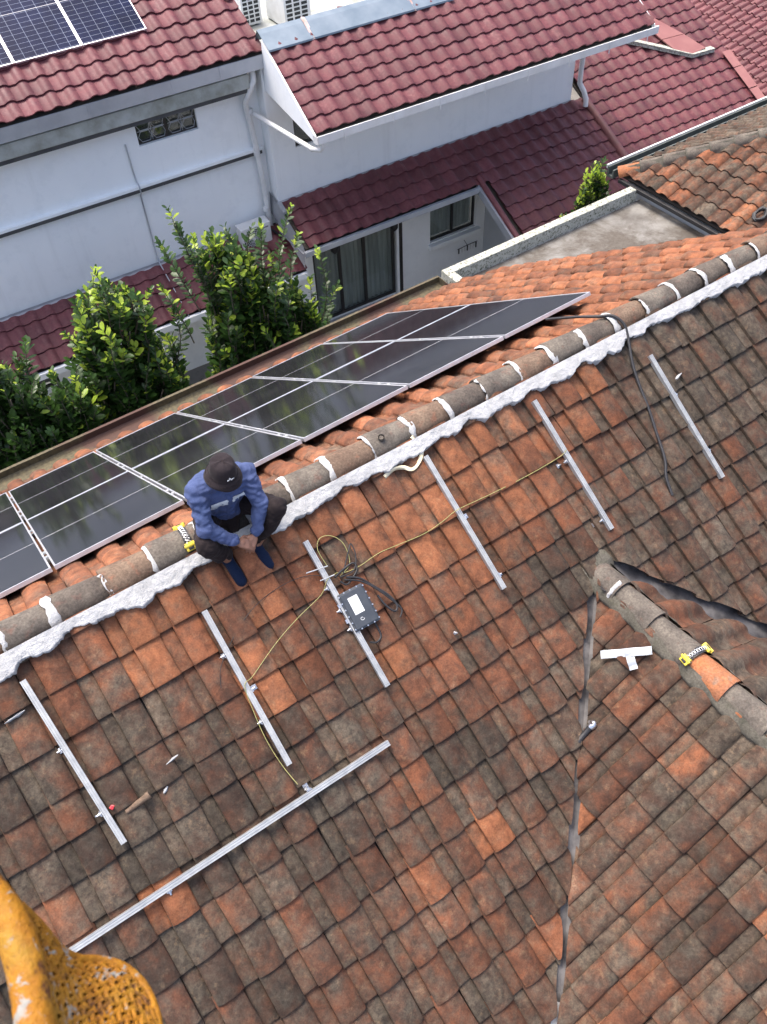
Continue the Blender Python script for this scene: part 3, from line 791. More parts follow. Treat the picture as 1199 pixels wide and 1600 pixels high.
# ---------- middle house
hm = house('terrace_house', 'white house whose red tile roof overhangs curtained windows')
W2 = 10.0
m = MB(); grid_wall(m, 3.97, 11.12, WB, -1.2, W2, [(4.46, 5.05, -2.95, -2.37), (4.55, 6.56, -6.98, -5.0), (7.46, 8.70, -6.03, -4.95)])
m.add([(3.97, W2+6, WB), (3.97, W2, WB), (3.97, W2, -1.2), (3.97, W2+6, -1.2)], [(0,1,2,3)])
m.add([(11.12, W2, WB), (11.12, W2+4, WB), (11.12, W2+4, -1.2), (11.12, W2, -1.2)], [(0,1,2,3)])
m.build('wall', M['wall'], hm)
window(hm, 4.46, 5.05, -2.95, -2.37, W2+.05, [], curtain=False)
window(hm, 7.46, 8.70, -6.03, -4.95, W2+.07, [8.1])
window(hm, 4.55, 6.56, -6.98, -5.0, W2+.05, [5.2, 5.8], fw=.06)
m = MB(); m.bbox((7.40, W2-.12, -6.16), (8.78, W2+.05, -6.06), .01); m.build('window_sill', M['wall'], hm)
m = MB(); m.box((6.62, W2-.03, -7.0), (6.72, W2-.001, -4.75)); m.build('wall_trim', M['dark'], hm)
m = MB(); m.box((6.56, W2-.05, -7.0), (6.62, W2+.06, -4.75)); m.build('wall_trim', M['wall'], hm)
# hanging lanterns and curtain ties by the door
for lx in (5.02, 6.47):
    m = MB(); m.tube([(lx, W2-.1, -5.05), (lx, W2-.1, -5.10), (lx, W2-.1, -5.13), (lx, W2-.1, -5.25), (lx, W2-.1, -5.32)], [.03, .05, .09, .085, .03], 10)
    m.tube([(lx, W2-.1, -5.05), (lx, W2, -5.0)], .012, 6)
    m.build('wall_lamp', M['black'], hm)
# return wall at the right of the yard, below the verge
m = MB(); m.prism([(8.95, 7.2, WB), (8.95, W2, WB), (8.95, W2, -4.2), (8.95, 7.2, -5.36)], (.15, 0, 0)); m.build('return_wall', M['wall_grey'], hm)
# upper mono-pitch roof
UE, UZ = 8.3, -1.93
um = house_slope(UE, UZ, th30)
pum = deck('roof_slope', um, [(4.03, 0), (11.36, 0), (11.36, -1.72), (4.03, -1.72)], M['deck'], hm); pum['label'] = 'upper red tile slope with blue metal ridge flashing'
rm = TiledRoof(M['red'], M['red_j'], 300)
rm.lay(um, pum, TP, 4.03, 11.36, 4.03, [-.0 - .275*k for k in range(7)], ROMAN, .35, lambda u, d: [(0, -1, 1.82)], tint_red(.6, .5), .044, .020, .5, key='s')
lm = Slope((0, W2, -3.90), (1,0,0), (0, math.cos(th26), math.sin(th26))); lm.base = HM
plm = deck('roof_slope', lm, [(3.97, .0), (11.36, .0), (11.36, 3.4), (8.0, 3.4), (8.0, 1.08), (3.97, 1.08)], M['deck'], hm); plm['label'] = 'low red tile slope in the shade of the overhang'
def keep_lm(u, d):
    return [(0, 1, 1.10)] if u < 8.0 else [(-1, 0, -7.98), (0, 1, 3.4)]
rm.lay(lm, plm, TP, 4.0, 11.36, 4.02, [.30 + .298*k for k in range(11)], ROMAN, .37, lambda u, d: ([(0, 1, 1.12), (0, -1, -.02)] if u < 8.05 else [(0, 1, 3.4), (0, -1, -.02)]), tint_red(.35, .8), .044, .020, .5, key='l')
rm.finish()
# ridge flashing sheets
fl = empty('ridge_flashing', (0,0,0)); C.objects.unlink(fl); bpy.data.objects.remove(fl)
for (a, b) in ((4.0, 4.85), (4.86, 6.85), (6.86, 7.7)):
    m = MB(); prf = [(-1.58, .085), (-1.60, .105), (-1.93, .10), (-2.03, .085), (-2.03, -.15)]
    m.loft([[um.p(x, d, h + (.006 if a > 4.5 and a < 6 else 0)) for d, h in prf] for x in (a, (a+b)/2, b)], False)
    mm = m.build('ridge_flashing', M['blue_metal'], hm)
for xj in (4.85, 6.85):
    m = MB(); m.loft([[um.p(x, d, h) for d, h in ((-1.585, .096), (-1.93, .115), (-2.03, .10))] for x in (xj-.035, xj+.035)], False); m.build('flashing_lap', plain('rust_lap', (.42, .24, .19), (.5, .4, .38), 8, .7), hm)
# ridge cap continuing to the right
m = MB(); m.tube([um.p(7.7, -1.78, .05), um.p(11.36, -1.78, .05)], .10, 12); m.build('ridge_roll', M['red'], hm)
# side panel under the verge
m = MB(); m.prism([um.p(4.0, 0.02, .02), um.p(4.0, -1.86, .05), (4.0, W2-.01, -1.80), (4.0, UE + .02, UZ - .10)], (.03, 0, 0)); m.build('verge_panel', M['wall'], hm)
m = MB(); m.prism([um.p(11.36, 0.02, .06), um.p(11.36, -1.86, .06), um.p(11.36, -1.86, -.12), um.p(11.36, .02, -.12)], (.02, 0, 0)); m.build('verge_board', M['wall'], hm)
m = MB(); m.add([(4.03, UE+.06, UZ-.09), (11.36, UE+.06, UZ-.09), (11.36, W2, -1.65), (4.03, W2, -1.65)], [(3,2,1,0)]); m.build('soffit', M['wall'], hm)
m = MB(); prof = [(UE-.10, UZ+.02), (UE-.115, UZ+.02), (UE-.115, UZ-.11), (UE+.04, UZ-.13), (UE+.04, UZ-.01), (UE+.025, UZ-.01), (UE+.025, UZ-.115), (UE-.10, UZ-.095)]
m.loft([[(x, a, b) for a, b in prof] for x in (4.0, 11.42)], False, True)
for e in (4.0, 11.42): m.prism([(e, a, b) for a, b in ((UE-.115, UZ+.02), (UE-.115, UZ-.11), (UE+.04, UZ-.13), (UE+.04, UZ-.01))], (.006, 0, 0))
for i in range(8): m.box((4.5 + i*.95, UE-.122, UZ-.19), (4.515 + i*.95, UE-.114, UZ+.015))
m.build('gutter', M['white_pvc'], hm)
# slanting pvc pipe from the gutter end back to the corner downpipe
m = MB(); m.tube([(4.10, UE-.03, UZ-.10), (4.12, UE-.05, UZ-.20), (4.10, UE, UZ-.26), (4.0, UE+.1, UZ-.26), (3.80, 10.12, -2.20)], .042, 10); m.build('downpipe', M['white_pvc'], hm)
# wall flashing above the low roof, wrapping the corner
m = MB()
m.loft([[(x, W2-.004, -3.86), (x, W2-.03, -3.885), (x, W2-.22, -3.975), (x, W2-.225, -4.02)] for x in [3.93 + .6*i for i in range(13)]], False)
m.loft([[(3.93, y, z + .04), (3.93, y, z - .06), (3.90, y-.01, z-.40)] for y, z in ((W2+.28, -3.80), (W2-.22, -3.99), (W2-.98, -4.36))], False)
m.build('wall_flashing', M['cement'], hm)
m = MB()
EY, EZ2 = 9.02, -4.385
m.bbox((3.9, EY-.10, EZ2-.11), (7.98, EY-.02, EZ2-.005), .008); m.box((3.9, EY-.02, EZ2-.10), (7.98, W2-.01, EZ2-.07))
m.build('gutter', M['gutter'], hm)
# verge boards along the notch
m = MB(); m.prism([lm.p(7.93, 1.0, .02), lm.p(7.93, 3.4, .02), lm.p(7.93, 3.4, -.14), lm.p(7.93, 1.0, -.14)], (.045, 0, 0)); m.build('verge_board', M['gutter'], hm)
m = MB(); m.tube([lm.p(8.03, .95, .045), lm.p(8.03, 3.4, .045)], .06, 10); m.build('verge_cap', plain('verge_cap_red', (.17, .045, .05), (.13, .035, .04), 6, .5), hm)
m = MB(); m.tube([lm.p(11.42, .1, .06), lm.p(11.42, 3.2, .06)], .095, 12); m.build('ridge_roll', plain('brown_ridge_roll', (.13, .05, .045), (.18, .06, .055), 5, .5), hm)
# downpipe at the right end
m = MB(); m.tube([(11.22, 9.75, -2.05), (11.22, 9.88, -2.3), (11.22, 9.9, -3.2), (11.23, 9.9, -3.5), (11.30, 9.82, -3.66), (11.32, 9.74, -3.80), (11.32, 9.72, -3.95)], .055, 12); m.build('downpipe', M['white_pvc'], hm)
# step behind door, yard
m = MB(); m.box((4.2, 9.2, GZ+.004), (6.8, W2-.01, GZ+.07)); m.build('door_step', M['cement'], hm)

# ---------- flat roof behind the middle house with plant
fr = MB(); fr.box((4.2, 10.2, -2.0), (11.0, 15, -1.75)); 
fo = fr.build('flat_roof', M['stain_conc'], hm)

# ---------- right house
hr = house('terrace_house', 'house at right with a broad glossy red tile slope and white fascia tip')
rr_ = TiledRoof(M['red'], M['red_j'], 300)
prr = deck('roof_slope', lm, [(11.48, 2.1), (11.48, -2.0), (15.74, -2.0), (15.74, 2.1)], M['deck'], hr); prr['label'] = 'broad red slope right of the ridge roll'
# valley line in the slope: from (14.48,-1.32) to (15.9,1.63) in (u,d)
va = (14.55, -1.35); vb = (15.95, 1.65)
nx, ny = (vb[1]-va[1]), -(vb[0]-va[0])
cval = nx*va[0] + ny*va[1]
rr_.lay(lm, prr, TP, 11.50, 16.6, 11.86 - TP*2, [-1.82 + .298*k for k in range(14)], ROMAN, .37, lambda u, d: [(1, 0, 15.72), (0, 1, 2.08)], tint_red(.5, .4), .044, .020, .5, key='m')
rr_.finish()
# pinkish sheets, their white fascia and the verge strip
pink = plain('pink_roof_sheet', (.24, .092, .084), (.29, .125, .112), 3, .6)
for poly in ([(14.05, -1.02), (14.36, -1.20), (14.80, -.585), (14.15, -.625)], [(14.16, -.610), (14.81, -.570), (15.10, -.06), (14.66, -.03), (14.28, -.30)]):
    m = MB(); m.prism([lm.p(u, d, .16) for u, d in poly], lm.n*-.03); m.build('roof_sheet', pink, hr)
m = MB()
for i, (d0, d1) in enumerate(((.15, .62), (.64, 1.25), (1.27, 1.9))):
    m.loft([[lm.p(15.50, d, .115), lm.p(15.76, d, .11 + .012*(i % 2)), lm.p(15.78, d, -.12)] for d in (d0, d1)], False)
m.build('verge_sheet', pink, hr)
m = MB()
f0 = lm.p(13.13, -.97, .09); f1 = lm.p(14.66, .02, .09); f2 = lm.p(15.32, .06, .09)
for a, b in ((f0, f1), (f1, f2)):
    d = (b - a).normalized(); s_ = Vector((0, 0, 1)).cross(d).normalized()
    m.prism([a - s_*.02, b - s_*.02, b - s_*.02 + Vector((0,0,.07)), a - s_*.02 + Vector((0,0,.07))], s_*.05)
    m.prism([a + Vector((0,0,.071)) - s_*.03, b + Vector((0,0,.071)) - s_*.03, b + Vector((0,0,.071)) + s_*.13, a + Vector((0,0,.071)) + s_*.13], (0, 0, .015))
m.build('fascia', M['parapet'], hr)
# gutter, fascia and wall under
m = MB(); e0 = lm.p(11.5, 2.12, 0); e1 = lm.p(16.8, 2.12, 0)
m.prism([e0 + Vector((0,0,.03)), e0 + Vector((0,-.12,.03)), e0 + Vector((0,-.12,-.10)), e0 + Vector((0,0,-.10))], e1 - e0); m.build('gutter', M['white_pvc'], hr)
m = MB(); m.box((11.5, 8.12, GZ), (16.8, 8.3, -5.05)); m.box((8.9, 7.25, GZ), (11.5, 7.4, -5.4)); m.build('wall', M['wall_grey'], hr)

# ---------- far house whose roof faces left
hf = house('terrace_house', 'far house in the top right corner, pinkish red barrel tile roof')
fp = R(23); al = R(-7)
fs = Slope((18.02, 11.19, -5.41), (math.sin(al), -math.cos(al), 0), (math.cos(al)*math.cos(fp), math.sin(al)*math.cos(fp), math.sin(fp))); fs.base = HM
pfs = deck('roof_slope', fs, [(-9, -7), (5, -7), (5, 2.2), (-9, 2.2)], M['deck'], hf)
rf = TiledRoof(M['red'], M['red_j'], 300)
rf.lay(fs, pfs, .27, -8, 4.6, .05, [-6.9 + .31*k for k in range(30)], ROMAN, .38, None, tint_red(.6, .2), .044, .020, .5, key='w', hs=1.7)
rf.finish()
m = MB(); m.prism([fs.p(-9, 2.0, -.1), fs.p(5, 2.0, -.1), fs.p(5, 2.0, -.1) + Vector((0,0,-2)), fs.p(-9, 2.0, -.1) + Vector((0,0,-2))], (.2, 0, 0)); m.build('wall', M['wall_grey'], hf)

# ---------- air conditioners, stacked tiles
def condenser(loc, rz, w_, d_, h_, label, fan=True, grille_side=False):
    t = empty('air_conditioner', loc, rz); tag(t, label, 'air conditioner', 'outdoor air conditioner units')
    m = MB(); m.bbox((-w_/2, 0, .03), (w_/2, d_, h_), .015); m.build('casing', M['white_pvc'], t)
    m = MB()
    for sx in (-w_*.35, w_*.35): m.box((sx-.03, .02, 0), (sx+.03, d_-.02, .031))
    m.build('foot', M['gutter'], t)
    if fan:
        cx_, cz = -w_*.12, h_*.52; rr = min(w_, h_)*.40
        m = MB(); m.tube([(cx_, -.002, cz), (cx_, -.0005, cz)], rr, 28); m.build('fan_opening', M['dark_room'], t)
        m = MB()
        for q in range(1, 7): 
            r_ = rr*q/6; m.tube([(cx_+r_*math.cos(a*math.pi/16), -.012, cz+r_*math.sin(a*math.pi/16)) for a in range(33)], .004, 5, False)
        for a in range(18): m.tube([(cx_+rr*.12*math.cos(a*math.pi/9), -.014, cz+rr*.12*math.sin(a*math.pi/9)), (cx_+rr*math.cos(a*math.pi/9+.35), -.010, cz+rr*math.sin(a*math.pi/9+.35))], .004, 4, False)
        m.tube([(cx_, -.02, cz), (cx_, -.008, cz)], rr*.14, 12)
        m.build('fan_grille', M['white_pvc'], t)
        m = MB(); m.box((w_*.22, -.003, h_-.10), (w_*.42, .0, h_-.075)); m.build('badge', M['ink'], t)
    if grille_side:
        m = MB()
        for i in range(6):
            for j in range(3): m.box((-w_*.42 + j*w_*.29, -.004, .08 + i*(h_-.16)/6), (-w_*.42 + j*w_*.29 + w_*.22, .001, .08 + i*(h_-.16)/6 + (h_-.16)/9))
        m.build('louvre', M['dark_room'], t)
    return t
a = H(3.40, 9.93, -4.66); condenser(a, HR, .62, .26, .52, 'white air conditioner with round fan by the corner downpipe')
m = MB(); m.tube([(3.72, 10.02, -4.35), (3.80, 9.98, -4.42), (3.86, 9.93, -4.50), (3.93, 9.86, -4.58), (4.0, 9.80, -4.56)], .022, 8)
o = m.build('refrigerant_hose', M['black']); o.matrix_world = HM; tag(o, 'short black hose between air conditioner and house corner', 'hose')
a = H(5.72, 11.9, -1.75); condenser(a, HR, .55, .8, .62, 'white air conditioner box behind the blue ridge flashing', fan=False, grille_side=True)
a = H(5.05, 12.5, -1.75); condenser(a, HR, .4, .6, .62, 'half-hidden air conditioner left of the other behind the ridge', fan=False, grille_side=True)
sh = ['lowest spare red roof tile in the heap behind the ridge flashing', 'second spare red roof tile up the heap', 'middle spare red roof tile of the heap', 'fourth spare red roof tile up the heap', 'topmost spare red roof tile of the heap']
for k in range(5):
    m = MB()
    m.loft([[(x*.42 + .03*k, y*.5, .045*k + .06*abs(math.sin(2*math.pi*x)) + .03*z) for x in [i/10 for i in range(11)]] for y, z in ((0, 0), (1, 0))])
    o = m.build('spare_tile', M['red']); o.matrix_world = HM @ Matrix.Translation((6.25 + .09*k, 11.1, -1.74)) @ Matrix.Rotation(.5 + .1*k, 4, 'Z'); o.color = (.6, .5, .5, k*.1)
    tag(o, sh[k], 'roof tile', 'spare tiles on the flat roof')
# ------------------------------------------------------------------ black solar panels behind the ridge: two rows of six
yaw, sl_, ti = .010, .582, .008
ux = Vector((math.cos(yaw)*math.cos(ti), math.sin(yaw)*math.cos(ti), math.sin(ti)))
bv = Vector((-math.sin(yaw), math.cos(yaw), 0)); uy = bv*math.cos(sl_) - Vector((0, 0, math.sin(sl_)))
uy = (uy - ux*ux.dot(uy)).normalized()
PO = Vector((-2.306, .628, -.200)); PP = 1.0617; PL = 4.079
where = ['at the left edge of the picture', 'left of the seated worker', 'right behind the seated worker', 'third from the right end', 'second from the right end', 'at the right end']
for c in range(6):
    for r in range(2):
        o = PO + ux*(PP*(c-1) + .010) + uy*(r*(PL/2) + (.004 if r else 0)) + Vector((0, 0, .003*math.sin(c*3.1 + r)))
        solar_panel('solar_panel', o, ux, uy, PP - .022, PL/2 - .010, M['pv_black'],
                    'black solar panel of the %s row, %s' % ('upper' if r == 0 else 'lower', where[c]), 'black panels behind the ridge', frw=.014)
# clamps in the joints between columns and the support rails under the panels
joint = ['left of the worker', 'at the worker\'s back', 'right of the worker', 'second from the right', 'furthest right']
nn = ux.cross(uy); nn = -nn if nn.z < 0 else nn
for c in range(5):
    a = PO + ux*(PP*c - .001)
    mt = Matrix(((ux.x, uy.x, nn.x, a.x), (ux.y, uy.y, nn.y, a.y), (ux.z, uy.z, nn.z, a.z), (0,0,0,1)))
    t0 = bpy.data.objects.new('panel_clamp_set', None); C.objects.link(t0); t0.matrix_world = mt
    tag(t0, 'row of small panel clamps in the joint ' + joint[c], 'panel clamp', 'clamps between the black panels')
    for t in (.35, .52, 1.5, 2.35, 2.6, 3.6):
        m = MB(); m.bbox((-.012, t-.025, -.012), (.012, t+.025, .004), .002); m.build('clamp', M['alu'], t0)
for j, t in enumerate((.45, 1.55, 2.5, 3.6)):
    m = MB(); a = PO + uy*t - nn*.055
    mt = Matrix(((ux.x, uy.x, nn.x, a.x), (ux.y, uy.y, nn.y, a.y), (ux.z, uy.z, nn.z, a.z), (0,0,0,1)))
    m.bbox((-PP, -.02, -.02), (PP*5, .02, .018), .003, mt)
    tag(m.build('support_rail', M['alu']), 'long rail under the black panels, %s from the ridge' % ['first', 'second', 'third', 'last'][j], 'mounting rail', 'rails under the black panels')

# ------------------------------------------------------------------ loose mounting rails on the near slope
def rail_profile(w=.039, h=.038):
    g = .005
    return [(-w/2, 0), (-w/2, h), (-w/2+.007, h), (-w/2+.009, h-g), (-w*.12, h-g), (-w*.10, h), (w*.10, h), (w*.12, h-g), (w/2-.009, h-g), (w/2-.007, h), (w/2, h), (w/2, 0)]
W_near = Matrix.Translation((0, 0, 0))
def on_near(x, y, h):
    d = -y/ct
    return Vector((x, 0, 0)) - Vector((0, ct, st))*d + Vector((0, -st, ct))*h
def rail(a, b, label, brackets, horizontal=False):
    """a, b: points on the slope (x, y); brackets: distances along"""
    p0 = on_near(*a, .085); p1 = on_near(*b, .085)
    d = (p1 - p0); Ln = d.length; d.normalize(); n = Vector((0, -st, ct)); s_ = d.cross(n).normalized()
    mt = Matrix.Identity(4)
    for i in range(3): mt[i][0] = s_[i]; mt[i][1] = d[i]; mt[i][2] = n[i]; mt[i][3] = p0[i]
    t = bpy.data.objects.new('mounting_rail', None); C.objects.link(t); t.matrix_world = mt
    tag(t, label, 'mounting rail', 'mounting rails laid on the tiles')
    m = MB(); pr = rail_profile(); m.loft([[(x, y, z) for x, z in pr] for y in (0, Ln)], False, True)
    m.add([(x, 0, z) for x, z in pr], [list(range(len(pr)))]); m.add([(x, Ln, z) for x, z in pr], [list(range(len(pr)))[::-1]])
    m.build('rail', M['alu'], t)
    for i, (y, sd) in enumerate(brackets):
        m = MB()
        m.bbox((sd*.024, y-.018, -.055), (sd*.030, y+.018, .030), .001); m.bbox((min(sd*.024, sd*.085), y-.018, -.058), (max(sd*.024, sd*.085), y+.018, -.052), .001)
        br_ = m.build('bracket', M['steel'], t)
        m = MB(); m.tube([(sd*.020, y, .010), (sd*.052, y, .010)], .0075, 6); m.tube([(sd*.030, y, .010), (sd*.038, y, .010)], .014, 6); m.build('bolt', M['steel'], br_)
        m = MB(); m.tube([(sd*.06, y, -.056), (sd*.06, y, -.030)], .006, 6); m.build('bolt', M['steel'], br_)
    return t
rail((-2.79, -.213), (-2.725, -1.22), 'short aluminium rail nearest the left edge of the roof', [(.50, 1), (.97, 1)])
rail((-1.60, -.353), (-1.603, -1.344), 'short aluminium rail below the seated worker', [(.33, 1), (.62, -1), (.84, 1)])
rail((-.746, -.28), (-.744, -1.268), 'short aluminium rail carrying the dark grey inverter box', [(.37, 1), (.55, 1), (.70, 1)])
rail((.40, -.168), (.417, -1.145), 'short aluminium rail right of the inverter with a cream strap at its top', [(.55, -1), (1.06, -1)])
rail((1.475, -.184), (1.494, -1.189), 'short aluminium rail left of the thick black cable', [(.55, 1), (1.10, 1)])
rail((2.689, -.29), (2.689, -1.297), 'short aluminium rail right of the thick black cable', [(.40, -1), (.95, -1)])
rail((-3.55, -1.536), (-.937, -1.549), 'long aluminium rail lying level across the tiles', [(.92, 1), (1.98, -1)])
for (x, y, lab) in ((-2.688, -1.03, 'red plastic clip beside the leftmost rail'),):
    m = MB(); p = on_near(x, y, .09); m.bbox((-.015, -.012, -.02), (.015, .012, .012), .004, Matrix.Translation(p) @ Matrix.Rotation(.5, 4, 'Z')); m.tube([p, p + Vector((.0, -.02, .035))], .011, 8)
    tag(m.build('clip', M['red_plastic']), lab, 'clip')

# ------------------------------------------------------------------ shards and crumbs on the tiles
m = MB(); a = on_near(-2.63, -1.09, .082); b = on_near(-2.46, -1.075, .092); m.tube([a, a.lerp(b, .85), a.lerp(b, .86), b], [.018, .022, .027, .027], 9)
tag(m.build('tile_shard', M['cap_b']), 'broken brown tile roll beside the leftmost rail', 'tile shard')
def crumb(x, y, L, W, ang, label):
    m = MB(); c = on_near(x, y, .088); r = random.Random(int(x*1000)); rows = []
    e1 = (Vector((1,0,0))*math.cos(ang) + Vector((0,-ct,-st))*math.sin(ang)); e2 = Vector((0,-st,ct)).cross(e1); nn = Vector((0,-st,ct))
    for i in range(9):
        t = i/8 - .5; w_ = W*(1 - (2*t)**2*.7)*(1 + .5*nz(i*.9, x*9)); rows.append([c + e1*(L*t) + e2*(w_*v) + nn*(.010*(1-abs(v)) + .006*nz(i*1.3, v*3, x*5) - (.014 if abs(v) > .9 else 0)) for v in (-1, -.5, 0, .5, 1)])
    m.loft(rows); tag(m.build('mortar_crumb', M['cement']), label, 'mortar crumb', 'white mortar crumbs on the tiles')
crumb(-2.93, -.36, .14, .011, -.1, 'white mortar smear left of the leftmost rail')
crumb(-2.24, -.98, .10, .009, -.15, 'thin grey-white mortar sliver right of the broken roll')
crumb(-2.36, -1.10, .05, .014, -.6, 'crumbled mortar patch just below the broken roll')
crumb(-.09, -1.22, .03, .012, .6, 'small white mortar crumb below the rail end right of the inverter')
crumb(2.86, -.52, .08, .014, -.3, 'pale mortar patch beside the rail right of the thick cable')

# ------------------------------------------------------------------ inverter box
n = Vector((0, -st, ct)); d = Vector((0, -ct, -st))
a = R(-2); ix = Vector((1, 0, 0)); iy = d
mt = Matrix.Identity(4); p0 = on_near(-.745, -.655, .115)
e1 = (ix*math.cos(a) - iy*math.sin(a)).normalized(); e2 = n.cross(e1)
for i in range(3): mt[i][0] = e1[i]; mt[i][1] = e2[i]; mt[i][2] = n[i]; mt[i][3] = p0[i]
inv = bpy.data.objects.new('inverter', None); C.objects.link(inv); inv.matrix_world = mt
tag(inv, 'dark grey inverter box with white label bolted beside a rail', 'inverter')
m = MB(); m.bbox((.0, -.295, -.03), (.205, 0, .018), .010); m.bbox((.012, -.283, .017), (.193, -.012, .026), .006); m.build('casing', M['inv'], inv)
m = MB()
for k in range(6):
    y = -.02 - k*.051
    for x in (.004, .201): m.tube([(x, y, .012), (x, y, .023)], .006, 7)
for x in (.05, .1, .155):
    for y in (-.006, -.289): m.tube([(x, y, .012), (x, y, .023)], .006, 7)
m.build('screw', M['steel'], inv)
m = MB(); m.box((.052, -.185, .0262), (.128, -.055, .0275)); lb = m.build('label_sticker', M['paper'], inv)
m = MB(); rr = random.Random(4)
for k in range(9): m.box((.060, -.070 - k*.012, .0276), (.060 + rr.uniform(.02, .058), -.066 - k*.012, .0279))
m.build('print', M['ink'], lb)
m = MB(); m.tube([(.085 + .016*math.cos(t)*(.4 + t/9), -.225 + .014*math.sin(t)*(.4+t/9), .0268) for t in [i*.35 for i in range(18)]], .0018, 5); m.build('logo', M['paper'], inv)
m = MB()
for k in range(2): m.box((-.028, -.09 - k*.12, -.01), (.004, -.06 - k*.12, .004))
m.build('lug', M['steel'], inv)

# ------------------------------------------------------------------ wires, cables, strap
def smooth(pts, k=6):
    pts = [Vector(p) for p in pts]; out = []
    for i in range(len(pts)-1):
        p0 = pts[max(i-1, 0)]; p1 = pts[i]; p2 = pts[i+1]; p3 = pts[min(i+2, len(pts)-1)]
        for j in range(k):
            t = j/k; out.append(.5*((2*p1) + (p2-p0)*t + (2*p0-5*p1+4*p2-p3)*t*t + (3*p1-p0-3*p2+p3)*t**3))
    return out + [pts[-1]]
def wire(name, pts, r, mat, label, cat, group=None):
    m = MB(); m.tube([p + Vector((0, -st, ct))*.034 for p in smooth(pts)], r, 6); o = m.build(name, mat); return tag(o, label, cat, group)
wire('earth_wire', [(-1.622, -1.514, -.86), (-1.646, -1.365, -.803), (-1.656, -1.196, -.693), (-1.637, -1.019, -.579), (-1.609, -.888, -.46), (-1.522, -.848, -.467), (-1.282, -.755, -.407), (-1.058, -.691, -.365), (-.838, -.643, -.334), (-.75, -.60, -.27), (-.66, -.575, -.29)], .0028, M['wire_green'], 'thin green and yellow wire from the long rail up to the inverter', 'wire')
wire('earth_wire', [(-.66, -.575, -.285), (-.60, -.60, -.30), (-.484, -.607, -.311), (-.308, -.597, -.304), (-.145, -.611, -.313), (.075, -.631, -.327), (.262, -.622, -.320), (.395, -.624, -.28), (.697, -.622, -.320), (1.073, -.637, -.331), (1.410, -.636, -.330), (1.49, -.638, -.285)], .0028, M['wire_green'], 'thin green and yellow wire crossing between the middle rails', 'wire')
wire('earth_wire', [(-.646, -.603, -.302), (-.537, -.564, -.277), (-.507, -.443, -.198), (-.562, -.365, -.147), (-.643, -.347, -.136), (-.697, -.402, -.172), (-.694, -.514, -.245)], .0028, M['wire_green'], 'loop of green and yellow wire above the inverter', 'wire')
wire('black_cable', [(-.693, -.607, -.279), (-.604, -.581, -.282), (-.517, -.576, -.279), (-.516, -.622, -.308), (-.585, -.657, -.331), (-.642, -.675, -.333), (-.671, -.639, -.309)], .0075, M['black'], 'black cable curl at the top of the inverter', 'cable')
wire('black_cable', [(-.62, -.60, -.30), (-.50, -.50, -.22), (-.46, -.47, -.21), (-.47, -.54, -.255), (-.54, -.62, -.30), (-.66, -.62, -.29)], .005, M['black'], 'thin black lead coiled above the inverter', 'cable')
wire('black_cable', [(-.618, -.641, -.301), (-.535, -.680, -.336), (-.475, -.752, -.393), (-.405, -.852, -.458), (-.386, -.928, -.507), (-.423, -.955, -.525), (-.463, -.892, -.484), (-.477, -.818, -.436)], .0085, M['black'], 'black cable looping down the right of the inverter', 'cable')
wire('black_cable', [(-.64, -.645, -.31), (-.54, -.70, -.345), (-.46, -.79, -.41), (-.395, -.90, -.49), (-.37, -.965, -.535), (-.41, -1.0, -.56)], .0065, M['black'], 'second black cable beside the loop right of the inverter', 'cable')
wire('black_cable', [(-.600, -.925, -.50), (-.592, -.98, -.562), (-.60, -1.03, -.600), (-.65, -1.05, -.606), (-.695, -1.03, -.590)], .0075, M['black'], 'black cable hooking from the inverter bottom to the rail', 'cable')
wire('black_cable', [(-.716, -.582, -.287), (-.848, -.500, -.253), (-1.043, -.475, -.237), (-1.266, -.500, -.253), (-1.467, -.575, -.302), (-1.676, -.704, -.385), (-1.748, -.813, -.456)], .0022, M['black'], 'hair-thin black wire from the inverter past the worker\'s feet', 'wire')
wire('black_cable', [(2.30, .55, -.10), (2.40, .30, .03), (2.50, .14, .085), (2.57, .05, .115), (2.61, -.05, .075), (2.59, -.14, -.00), (2.503, -.314, -.133), (2.45, -.48, -.243), (2.41, -.647, -.349), (2.35, -.83, -.467), (2.284, -1.014, -.577), (2.21, -1.12, -.655), (2.17, -1.25, -.740)], .014, M['black'], 'thick black cable draped over the ridge and down the slope', 'cable')
# cable ties on the inverter rail
for k, (u, v) in enumerate((((-.86, -.45), (-.70, -.475)), ((-.80, -.53), (-.69, -.54)))):
    m = MB(); m.tube([on_near(*u, .135), on_near(*v, .145)], .004, 6); tag(m.build('cable_tie', M['white_tape']), ('long' if k == 0 else 'short') + ' white cable tie across the inverter rail', 'cable tie', 'white cable ties')
# cream strap
m = MB(); pts = smooth([(.038, -.206, -.035), (.129, -.194, -.020), (.207, -.208, -.036), (.265, -.251, -.058), (.350, -.226, -.035), (.405, -.172, .004), (.40, -.120, .045), (.385, -.07, .075)])
rows = []
for i, p in enumerate(pts):
    tw = math.sin(i*.22)*.8; t = (pts[min(i+1, len(pts)-1)] - pts[max(i-1, 0)]).normalized(); b = n.cross(t).normalized()
    w_ = b*math.cos(tw) + n*math.sin(tw); rows.append([p - w_*.016, p + w_*.016])
m.loft(rows); o = m.build('strap', M['cream']); sm = o.modifiers.new('thick', 'SOLIDIFY'); sm.thickness = .003
tag(o, 'twisted cream webbing strap under the ridge mortar', 'strap')

